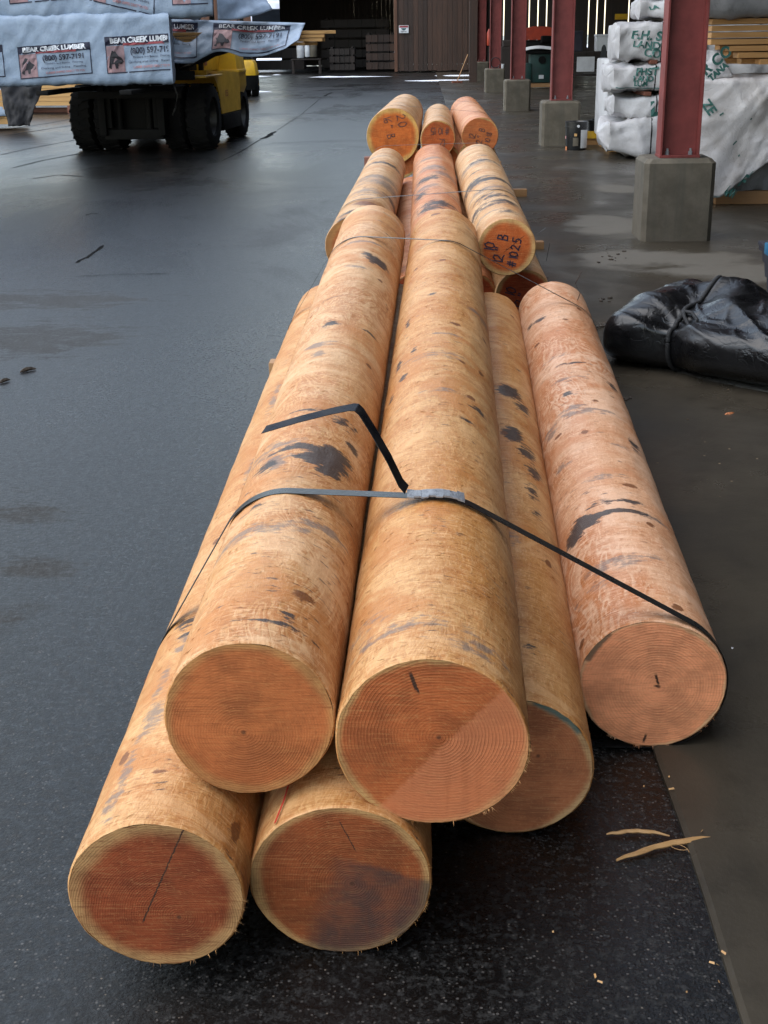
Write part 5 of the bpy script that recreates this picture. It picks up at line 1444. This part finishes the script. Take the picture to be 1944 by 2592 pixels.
b.ribbon([PTs(A0[0]+(A1[0]-A0[0])*k/6, A0[1]+(A1[1]-A0[1])*k/6) for k in range(7)], Vector((1,0,.4)), .010, .001, [Vector((0,-1,0))]*7); b.build('hem_line', M['print_line'], tp)
# bare boards above
br_ = empty('lumber_pack', (GX+2.35, GY+.62, SZ+1.20)); tag(br_, 'bare amber boards with ragged ends, layered between the grey pack and the white tarp', 'lumber pack')
rnd = random.Random(12)
for r in range(7):
    b = MB()
    for c in range(6):
        st_ = rnd.choice([0, 0, .08, .2, .35, -.08])+(.25 if r in (1, 2) else 0); st_ += .25 if r == 0 else 0; b.box((st_/2, -.5+c*.2, .03+.057*r+.024), (4.4-st_, .19, .046), 0, .003)
    build(b, 'board_layer', M['board_dim'], br_)
fl_ = empty('wrap_flap', (GX, GY, SZ+1.2)); tag(fl_, 'torn white flap reading R CO and TANA hanging before the bare boards', 'wrap flap'); bpy.context.view_layer.update()
zf = zr-.12
cs6 = [loc(fl_, 1768, 212, zf), loc(fl_, 1822, 214, zf), loc(fl_, 1858, 190, zf), loc(fl_, 1826, 128, zf+.1)]
cs6b = [loc(fl_, 1740, 214, zf), loc(fl_, 1856, 196, zf), loc(fl_, 1822, 126, zf+.05), loc(fl_, 1740, 130, zf+.05)]
cs6b[1] = loc(fl_, 1857, 193, zf)
def PF(u, v): 
    p = bilinear(cs6b, u, v); p.y += -.03*fbm(u*3, v*3, 9.1); p.z += .008*noise.noise(Vector((u*14, 0, 2)))*(1-v); return p
sheet_mesh(PF, 24, 20, 'wrap_white', 'sheet', fl_, .003)
def flat_text(s, px, py, ex, size, m='print_green', z=zf-.06):
    o = loc(fl_, px, py, z); e = (loc(fl_, *ex, z)-o).normalized(); n = Vector((0,-1,0)); f = n.cross(e).normalized()
    if f.z < 0: f = -f
    vs, fs = text_geo(s, size, .005); b = MB(); b.add([o+e*a+f*c for a, c in vs], fs); return b.build('printed_lettering', M[m], fl_)
flat_text('R CO', 1786, 192, (1824, 160), .135); flat_text('TANA', 1800, 206, (1828, 182), .075)
r_ = empty('grey_wrapped_pack', (GX+2.45, GY+.55, SZ+1.66)); tag(r_, 'grey wrapped pack lying on the bare amber boards, cut by the frame top', 'lumber pack')
S = pack_surface(4.8, 1.3, .60, .03, 71, rc=.10, sag=.06); wrapped('pack', S, 4.8, 100, 60, 'wrap_grey', r_)

# ------------------------------------------------------------------ pail and lids
p = gp(1460, 384); root = empty('black_pail', (p.x, p.y+.15, SZ)); tag(root, 'black paint pail with a pale label standing in front of the second pier', 'pail')
b = MB(); b.lathe([(.135,0),(.14,.012),(.15,.30),(.158,.302),(.158,.315),(.152,.317),(.153,.36),(.160,.362),(.160,.375),(.152,.378),(.14,.36)], 36); build(b, 'bucket', M['pail'], root, 40)
def wrapband(a0, a1, z0, z1, r, mat, nm, par):
    b = MB(); n = 10; vs = []
    for i in range(n+1):
        a = a0+(a1-a0)*i/n; vs += [(r*math.cos(a), r*math.sin(a), z0), (r*math.cos(a), r*math.sin(a), z1)]
    b.add(vs, [(2*i, 2*i+2, 2*i+3, 2*i+1) for i in range(n)]); return b.build(nm, M[mat], par)
wrapband(R(-72), R(-18), .03, .27, .1535, 'paper', 'label', root)
wrapband(R(-112), R(-84), .06, .17, .1525, 'concrete', 'label_picture', root)
wrapband(R(-106), R(-92), .19, .225, .1525, 'board', 'label_emblem', root)
wrapband(R(-168), R(-150), .0, .05, .149, 'chip', 'label_corner', root)
wrapband(R(-172), R(-160), .15, .19, .152, 'print_fade', 'label_mark', root)
b = MB(); b.lathe([(.018,0),(.02,.01),(.01,.02)], 12, (.01,-.158,.32), 'Y'); build(b, 'bail_ear', M['paper'], root)
p = gp(1515, 366); root = empty('lid_pile', (p.x, p.y, SZ)); tag(root, 'small heap of black pails on a scrap pallet beside the pale carton unit', 'pails')
b = MB(); b.box((0,0,.10), (.5,.4,.03)); b.box((0,.15,.045), (.5,.07,.09)); b.box((0,-.15,.045), (.5,.07,.09)); b.build('scrap_pallet', M['board_dim'], root)
b = MB(); b.lathe([(.15,.117),(.16,.12),(.17,.30),(.18,.31),(.18,.33),(.12,.335),(.12,.35),(.10,.352)], 24); build(b, 'bucket', M['pail'], root, 40)
b = MB(); b.box((-.12,-.21,.14), (.16,.02,.10)); b.build('yellow_label', M['yellow'], root)

# cup on the fourth pier, cable loop at its column
b = MB(); b.lathe([(.035,0),(.045,.11),(.047,.115),(.043,.115)], 16); o = build(b, 'paper_cup', M['print_white'], None, 40); o.location = (X0+WD-.06, Y0+SP*3+.12, SZ+HP); tag(o, 'white paper cup left on the fourth concrete pier', 'cup')
b = MB(); b.tube([(.13*math.cos(a), .0, .15+.13*math.sin(a)) for a in [2*math.pi*k/24 for k in range(24)]], .012, 6); o = b.build('cable_loop', M['rope']); o.location = (X0+.28, Y0+SP*3+.05, SZ+HP); tag(o, 'dark coil of cable standing at the foot of the fourth column', 'cable')

# ------------------------------------------------------------------ machinery at the back of the shed
p = gp(1368, 226); Tm = empty('table_saw', (p.x, p.y+.4, SZ)); tag(Tm, 'green woodworking machine with an orange-red hood on a timber skid', 'machine')
b = MB(); b.box((0,0,.55), (.62,.6,.78), 0, .03); build(b, 'cabinet', M['teal'], Tm, 30)
b = MB(); b.box((-.37,-.1,.42), (.22,.5,.55), 0, .03); build(b, 'side_box', M['teal'], Tm, 30)
b = MB(); b.box((0,0,.98), (1.15,.8,.06), 0, .008); build(b, 'table', M['steel_black'], Tm, 30)
b = MB(); b.lathe([(.02,-.02),(.10,-.02),(.105,0),(.10,.02),(.085,.02),(.085,-.01),(.03,-.01),(.03,.03)], 24, (.03,-.33,.78), 'Y'); build(b, 'hand_wheel', M['steel_black'], Tm, 40)
b = MB(); b.box((.02,-.306,.32), (.14,.01,.10)); b.build('maker_plate', M['paper'], Tm)
b = MB(); vs = []; prof = [(-.62,.0),(-.60,.16),(-.48,.30),(-.2,.36),(.15,.35),(.42,.28),(.60,.12),(.62,0)]
vs = [(x,-.25,1.32+z) for x, z in prof]+[(x,.25,1.32+z) for x, z in prof]; n = len(prof)
b.add(vs, [tuple(range(n)), tuple(range(n,2*n))[::-1]]+[(i,(i+1) % n,n+(i+1) % n,n+i) for i in range(n)]); build(b, 'hood', M['orange'], Tm, 30)
b = MB(); b.box((0,.05,1.16), (.9,.5,.30), 0, .06); b.box((.12,-.1,1.33), (.36,.4,.2), .3, .06); build(b, 'motor_housing', M['steel_black'], Tm, 30)
sheet_mesh(lambda u, v: Vector((-.6+1.25*u, -.47+.1*v, 1.0+.10*u+.05*math.sin(u*5)+.08*v)), 16, 3, 'paper', 'dust_sheet', Tm, .006)
b = MB(); b.box((0,-.30,.09), (1.0,.1,.10), 0, .005); b.box((0,.30,.09), (1.0,.1,.10), 0, .005); build(b, 'skid', M['bunk'], Tm)
def simple_rack(px, py, w, h, d, label, mats):
    p = gp(px, py); r = empty('storage_rack', (p.x, p.y+d/2, SZ)); tag(r, label, 'rack')
    for sx in (-1, 1):
        for sy in (-1, 1):
            b = MB(); b.box((sx*(w/2-.03), sy*(d/2-.03), h/2), (.06,.06,h)); b.build('leg', M['shade_wood'], r)
    for z in (h*.35, h*.7, h):
        b = MB(); b.box((0,0,z+.02), (w,d,.04)); b.build('shelf', M['shade_wood'], r)
    return r, p
rk, p = simple_rack(1475, 225, 1.5, .95, .6, 'dark timber bench against the plank wall behind the second column', None)
for (dx, w, h, lab, m) in ((-.35,.62,.55,'black square bin standing on the dark bench','bin_plastic'), (.55,.42,.45,'pale blue carton on the dark bench at its right end','carton')):
    b = MB(); b.box((0,0,h/2), (w,.4,h), 0, .02); b.box((0,0,h-.03),(w+.03,.43,.05),0,.01); o = build(b, 'storage_bin', M[m]); o.location = (p.x+dx, p.y+.3, SZ+.99); tag(o, lab, 'bin')
b = MB(); b.box((0,0,.2), (.5,.02,.4), 0, .004); b.box((0,-.012,.2), (.22,.006,.26)); o = build(b, 'notice_board', M['carton']); o.location = (p.x+.05, p.y-.05, SZ+.45); tag(o, 'pale blue board leaning below the bench shelf', 'board')
# spool
p = gp(1545, 238); r = empty('cable_spool', (p.x+.1, p.y+.3, SZ)); tag(r, 'large black cable spool standing behind the pale carton unit', 'spool')
for s in (-1, 1):
    b = MB(); b.lathe([(.06,-.02),(.58,-.02),(.60,0),(.58,.02),(.06,.02)], 36, (s*.28,0,.60), 'X'); build(b, 'flange', M['steel_black'], r, 40)
b = MB(); b.lathe([(.3,-.27),(.3,.27)], 24, (0,0,.60), 'X'); build(b, 'drum', M['steel_black'], r, 40)
b = MB(); b.box((-.4,-.35,.25), (.05,.05,.5), 0, .01); build(b, 'stand', M['redwood'], r)
# more dim stuff along the wall: yellow notice, cans, red extinguisher
c = onY(1575, 42, YB); b = MB(); b.box((0,0,0), (.55,.02,.22), 0, .005); o = build(b, 'wall_notice', M['yellow']); o.location = (c.x, YB+.2, c.z); tag(o, 'dim yellow notice high on the dark plank wall left of the white stack', 'notice')
c = onY(1238, 95, YB-3); b = MB(); b.lathe([(.08,0),(.09,.02),(.09,.48),(.05,.56),(.03,.62)], 20); o = build(b, 'fire_extinguisher', M['orange'], None, 40); o.location = (c.x, YB-3, c.z-.3); 
b = MB(); b.box((0,.12,-.3), (.06,.06,1.9)); o2 = b.build('bracket_post', M['shade_wood'], o); tag(o, 'red extinguisher on a thin post just left of the fourth column', 'extinguisher')
c = gp(1285, 215); b = MB(); b.box((0,0,.55), (.7,.5,1.1), 0, .02); b.box((0,-.1,1.2), (.6,.3,.2), 0, .03); o = build(b, 'tool_cabinet', M['shade_wood']); o.location = (c.x+.2, c.y+1.5, SZ); tag(o, 'brown tool cabinet half hidden behind the third column', 'cabinet')

# ------------------------------------------------------------------ black tarp bundle with rope
tb = empty('tarp_bundle', (1.75, 6.15, SZ)); tag(tb, 'shiny black tarpaulin rolled up and tied with rope on the slab at right', 'tarp bundle')
TA = Vector((gp(1540, 850, .1).x+.09, gp(1540, 850, .1).y, 0)); TB = TA+(gp(1944, 990)-gp(1565, 922)).normalized()*1.9
tl_ = (TB-TA).length; tx = (TB-TA).normalized(); ty = Vector((-tx.y, tx.x, 0))
xt = .40                                       # where the rope pinches it
def tarp_pt(s, a):
    u = s*tl_
    w = .35; h = .31
    end = min(1, max(0, s/.09)); end = math.sin(end*math.pi/2)**.55
    k = (.50+.50*end)
    pin = math.exp(-((u-xt)/.11)**2)
    ww = w*k*(1-.22*pin); hh = h*k*(1-.20*pin)
    ca, sa = math.cos(a), math.sin(a)
    y = ww*math.copysign(abs(ca)**.8, ca); z = hh*.5*(1+math.copysign(abs(sa)**.75, sa))
    # back hump: the folded corner sticking up
    hump = max(0, 1-abs(u-.42)/(.34 if u < .42 else .26))*math.exp(-((a-R(66))/.55)**2)
    z += .15*hump; y += .05*hump
    hump2 = math.exp(-((u-.95)/.28)**2)*math.exp(-((a-R(80))/.7)**2); z += .05*hump2
    up = max(0, sa)
    wv = .4*fbm(u*1.7, a*.8, 11, 2)
    f = .040*fbm(u*2.2, a*.9, 3.0, 2)+.030*(ridge(u*2.2+math.sin(a*1.3)*.8+wv, a*.8, 5)**4-.3)*up+.011*ridge(u*4.6-a*1.5+wv*2, a*1.1, 7)**6*up+.010*ridge(u*5.2+a*1.9+wv*2, a*.9, 17)**6*up-.02*abs(noise.noise(Vector((u*3.1-a*.8, a*.7+wv, 23))))
    f += .030*pin*math.sin(a*9+u*6)*up + .02*math.exp(-abs(u-xt)/.3)*ridge((a)*2.6, (u-xt)*.9, 2)*up
    y *= 1+f*1.4; z = max(.0, z+f*.85*(0.25+.75*up))
    return TA+tx*u+ty*y+Vector((0,0,z))-Vector((1.75, 6.15, 0))
b = MB(); nu, na = 240, 160; vs = [tarp_pt(i/nu, 2*math.pi*j/na) for i in range(nu+1) for j in range(na)]
fs = [(i*na+j, i*na+(j+1) % na, (i+1)*na+(j+1) % na, (i+1)*na+j) for i in range(nu) for j in range(na)]
c0 = sum(vs[:na], Vector())/na-tx*.03; c1 = sum(vs[-na:], Vector())/na; vs += [c0, c1]
fs += [(j, (j+1) % na, len(vs)-2) for j in range(na)]+[(nu*na+j, nu*na+(j+1) % na, len(vs)-1) for j in range(na)]
b.add(vs, fs); o = b.build('rolled_tarp', M['tarp_black'], tb); o.data.shade_smooth()
b = MB(); ring = []
for k in range(97):
    a = 2*math.pi*k/96; p = tarp_pt(xt/tl_, a); ctr = TA+tx*xt+Vector((0,0,.12))-Vector((1.75,6.15,0)); d = (p-ctr); ring.append(p+d.normalized()*.008)
b.tube(ring, .011, 8)
p = tarp_pt(xt/tl_, R(118)); q2 = [p+Vector((0,0,.012)), p+Vector((.03,-.05,.012)), p+Vector((.045,-.10,-.01)), p+Vector((.03,-.13,-.03)), p+Vector((.005,-.11,-.035)), p+Vector((-.005,-.05,-.005)), p+Vector((0,0,.012))]
b.tube(q2, .009, 8); build(b, 'rope', M['rope'], tb, 60)

# tote bin on the right edge
p = gp(1918, 775); root = empty('storage_tote', (p.x+.34, p.y+.22, SZ)); root.scale = (.85, .85, .70); tag(root, 'dark navy plastic tote with bright blue lid clasp at the right edge', 'tote')
b = MB(); vs = []
for (z, w, d) in ((0,.23,.17),(.13,.24,.18),(.135,.25,.19),(.26,.262,.20),(.265,.272,.21),(.36,.28,.22),(.365,.30,.235),(.40,.30,.235)):
    vs += [(-w,-d,z),(w,-d,z),(w,d,z),(-w,d,z)]
fs = [(0,1,2,3),(28,29,30,31)]
for i in range(7):
    for j in range(4): fs.append((i*4+j, i*4+(j+1) % 4, i*4+4+(j+1) % 4, i*4+4+j))
b.add(vs, fs); build(b, 'tub', M['bin_plastic'], root)
b = MB(); b.box((0,0,.422), (.62,.49,.04), 0, .012); build(b, 'lid', M['bin_plastic'], root, 30)
b = MB(); b.box((-.305,-.06,.42), (.035,.14,.10), 0, .012); b.box((-.26,-.10,.452), (.12,.14,.025), 0, .01); build(b, 'clasp', M['blue_plastic'], root, 30)

# ------------------------------------------------------------------ splinters, chips and litter
def splinter(p0, p1, w, label, z=.006, bend=.03, mat='splinter'):
    A, B_ = gp(*p0), gp(*p1); d = (B_-A); n = Vector((-d.y, d.x, 0)).normalized(); pts = []; rad = []
    for i in range(13):
        t = i/12; pts.append(A+d*t+n*(bend*math.sin(t*2.6)+.004*noise.noise(Vector((t*7, w*50, 0))))+Vector((0,0,z+.006*math.sin(t*3)))-A); rad.append(w*max(.12, math.sin(math.pi*(.06+.9*t))**.6*(1+.3*noise.noise(Vector((t*9, 1, w*90))))))
    b = MB(); b.tube(pts, rad, 5); o = b.build('wood_splinter', M[mat]); o.location = A; tag(o, label, 'splinter', 'wood splinters on the ground')
splinter((1560,2184), (1865,2137), .0065, 'long torn wood splinter lying across the slab edge at lower right', bend=.02)
splinter((1535,2118), (1695,2128), .0048, 'short pale wood splinter behind the longer one at lower right', bend=.01)
splinter((1830,1058), (1862,1052), .010, 'orange wood chip alone on the dark slab below the black tarp', bend=.0, mat='chip')
splinter((52,945), (94,938), .011, 'brown bark scrap on the asphalt at the left edge', bend=.02, mat='dirt')
splinter((0,972), (28,965), .010, 'pinkish bark scrap cut by the left edge of the frame', bend=.01, mat='dirt')
splinter((1850,1646), (1855,1658), .0035, 'tiny white paper scrap on the slab right of the pink log', bend=.0, mat='paper')
# wood shavings and crumbs: one loose scatter nobody could count
b = MB(); rnd = random.Random(77)
for i in range(90):
    r = rnd.random()
    if r < .45: x, y = XE+rnd.gauss(-.01, .05), rnd.uniform(1.2, 6.5)
    elif r < .8: x, y = rnd.uniform(.2, .9), rnd.uniform(1.1, 3.0)
    else: x, y = rnd.uniform(-.9, 1.6), rnd.uniform(1.1, 7)
    l = rnd.uniform(.0015, .006)*(1 if rnd.random() < .93 else 2); a = rnd.uniform(0, 6.28); w = rnd.uniform(.0005, .0016)
    d = Vector((math.cos(a), math.sin(a), 0))*l; n = Vector((-math.sin(a), math.cos(a), 0))*w; c = Vector((x, y, .004 if x < XE-.01 else .018))
    b.add([c-d-n, c+d-n, c+d*.8+n+Vector((0,0,.003)), c-d+n+Vector((0,0,.002))], [(0,1,2,3)])
tag(b.build('wood_shavings', M['splinter']), kind='stuff')
b = MB(); p = gp(1745, 2150, .02)
for (dx, dy, rr_) in ((-.02,-.01,.018),):
    b.tube([p+Vector((dx+rr_*math.cos(a*1.1), dy+rr_*math.sin(a), .004*a)) for a in [k*.4 for k in range(13)]], .0006, 5)
o = b.build('curly_shaving', M['splinter']); tag(o, 'pale curly shavings beside the long splinter on the slab edge', 'shaving')
b = MB(); rnd = random.Random(5)
for i in range(46):
    cx, cy = rnd.choice([(1545,655),(1560,640),(1530,755),(1590,1010),(1690,1460),(1510,830)]); p = gp(cx+rnd.gauss(0,14), cy+rnd.gauss(0,5), SZ); s_ = rnd.uniform(.004,.014)
    b.box(p+Vector((0,0,s_*.3)), (s_*2, s_*1.2, s_*.7), rnd.uniform(0,3))
tag(b.build('dirt_crumbs', M['dirt']), kind='stuff')

# cracks and the joint in the asphalt
def crack(px, nm='ground_crack', w=.03, m='dirt'):
    P = [gp(*p, .004) for p in px]; pts = []
    for a, c in zip(P, P[1:]):
        for i in range(6): pts.append(a.lerp(c, i/6)+Vector((random.uniform(-1,1), random.uniform(-1,1), 0))*w*(.25 if nm != 'ground_tyre_mark' else .08))
    pts.append(P[-1]); b = MB(); vs = []; fs = []
    for i, p in enumerate(pts):
        t = (pts[min(i+1,len(pts)-1)]-pts[max(i-1,0)]).normalized(); n = Vector((-t.y,t.x,0))*(w*.5*random.uniform(.5,1.2)*(.25 if i in (0,len(pts)-1) else 1)); vs += [p-n, p+n]
    fs = [(2*i,2*i+1,2*i+3,2*i+2) for i in range(len(pts)-1)]; b.add(vs, fs); tag(b.build(nm, M[m if m == 'tyre_mark' else 'crack']), kind='structure')
M['crack'] = mottled('crack_fill', (.004,.004,.004), None, .9, 3, 0, 30, 0, .05)
crack([(662,352),(680,344),(697,332)], w=.09); crack([(818,244),(830,239),(841,234)], w=.09)
crack([(560,408),(612,382),(660,352)], w=.02); crack([(700,330),(760,292),(815,246)], w=.02)
crack([(215,545),(232,540),(248,541)], w=.02); crack([(190,665),(225,648),(262,620)], w=.03); crack([(180,700),(300,694),(430,692)], w=.012)

M['tyre_mark'] = mottled('tyre_mark_film', (.008,.008,.0085), (.012,.012,.012), .55, 3, .1, 60, 0, .25)
for pxs in (((0,330),(120,312),(230,292),(300,285)),((0,345),(130,325),(260,306)),((0,392),(70,376),(200,352),(330,335)),((30,425),(110,405),(220,385)),((300,362),(420,345),(560,326)),((80,452),(150,442),(210,446))):
    crack([(x*1.0, y) for x, y in pxs], 'ground_tyre_mark', .05, 'tyre_mark')
# ------------------------------------------------------------------ light
w = bpy.data.worlds.new('World'); scene.world = w; w.use_nodes = True
nt = w.node_tree; bg = nt.nodes['Background']; sky = nt.nodes.new('ShaderNodeTexSky'); sky.sky_type = 'NISHITA'; sky.sun_disc = False
EL, AZ = R(60), R(-110)                           # sun height; azimuth from +Y, negative = left
sky.sun_elevation = EL; sky.sun_rotation = AZ; sky.air_density = 1.7; sky.dust_density = 0.6; sky.ozone_density = 1.0; sky.altitude = 200
hs = nt.nodes.new('ShaderNodeHueSaturation'); hs.inputs['Saturation'].default_value = .62
nt.links.new(sky.outputs[0], hs.inputs['Color']); nt.links.new(hs.outputs[0], bg.inputs[0]); bg.inputs[1].default_value = .15
sd = bpy.data.lights.new('sun', 'SUN'); sd.energy = .9; sd.angle = R(70); sd.color = (1, .92, .82)
so = bpy.data.objects.new('sun', sd); col.objects.link(so)
dirv = Vector((math.sin(AZ)*math.cos(EL), math.cos(AZ)*math.cos(EL), math.sin(EL)))
so.rotation_euler = dirv.to_track_quat('Z', 'Y').to_euler()
scene.view_settings.view_transform = 'Standard'; scene.view_settings.look = 'None'; scene.view_settings.gamma = 1
scene.view_settings.exposure = 1.4
scene.cycles.max_bounces = 6
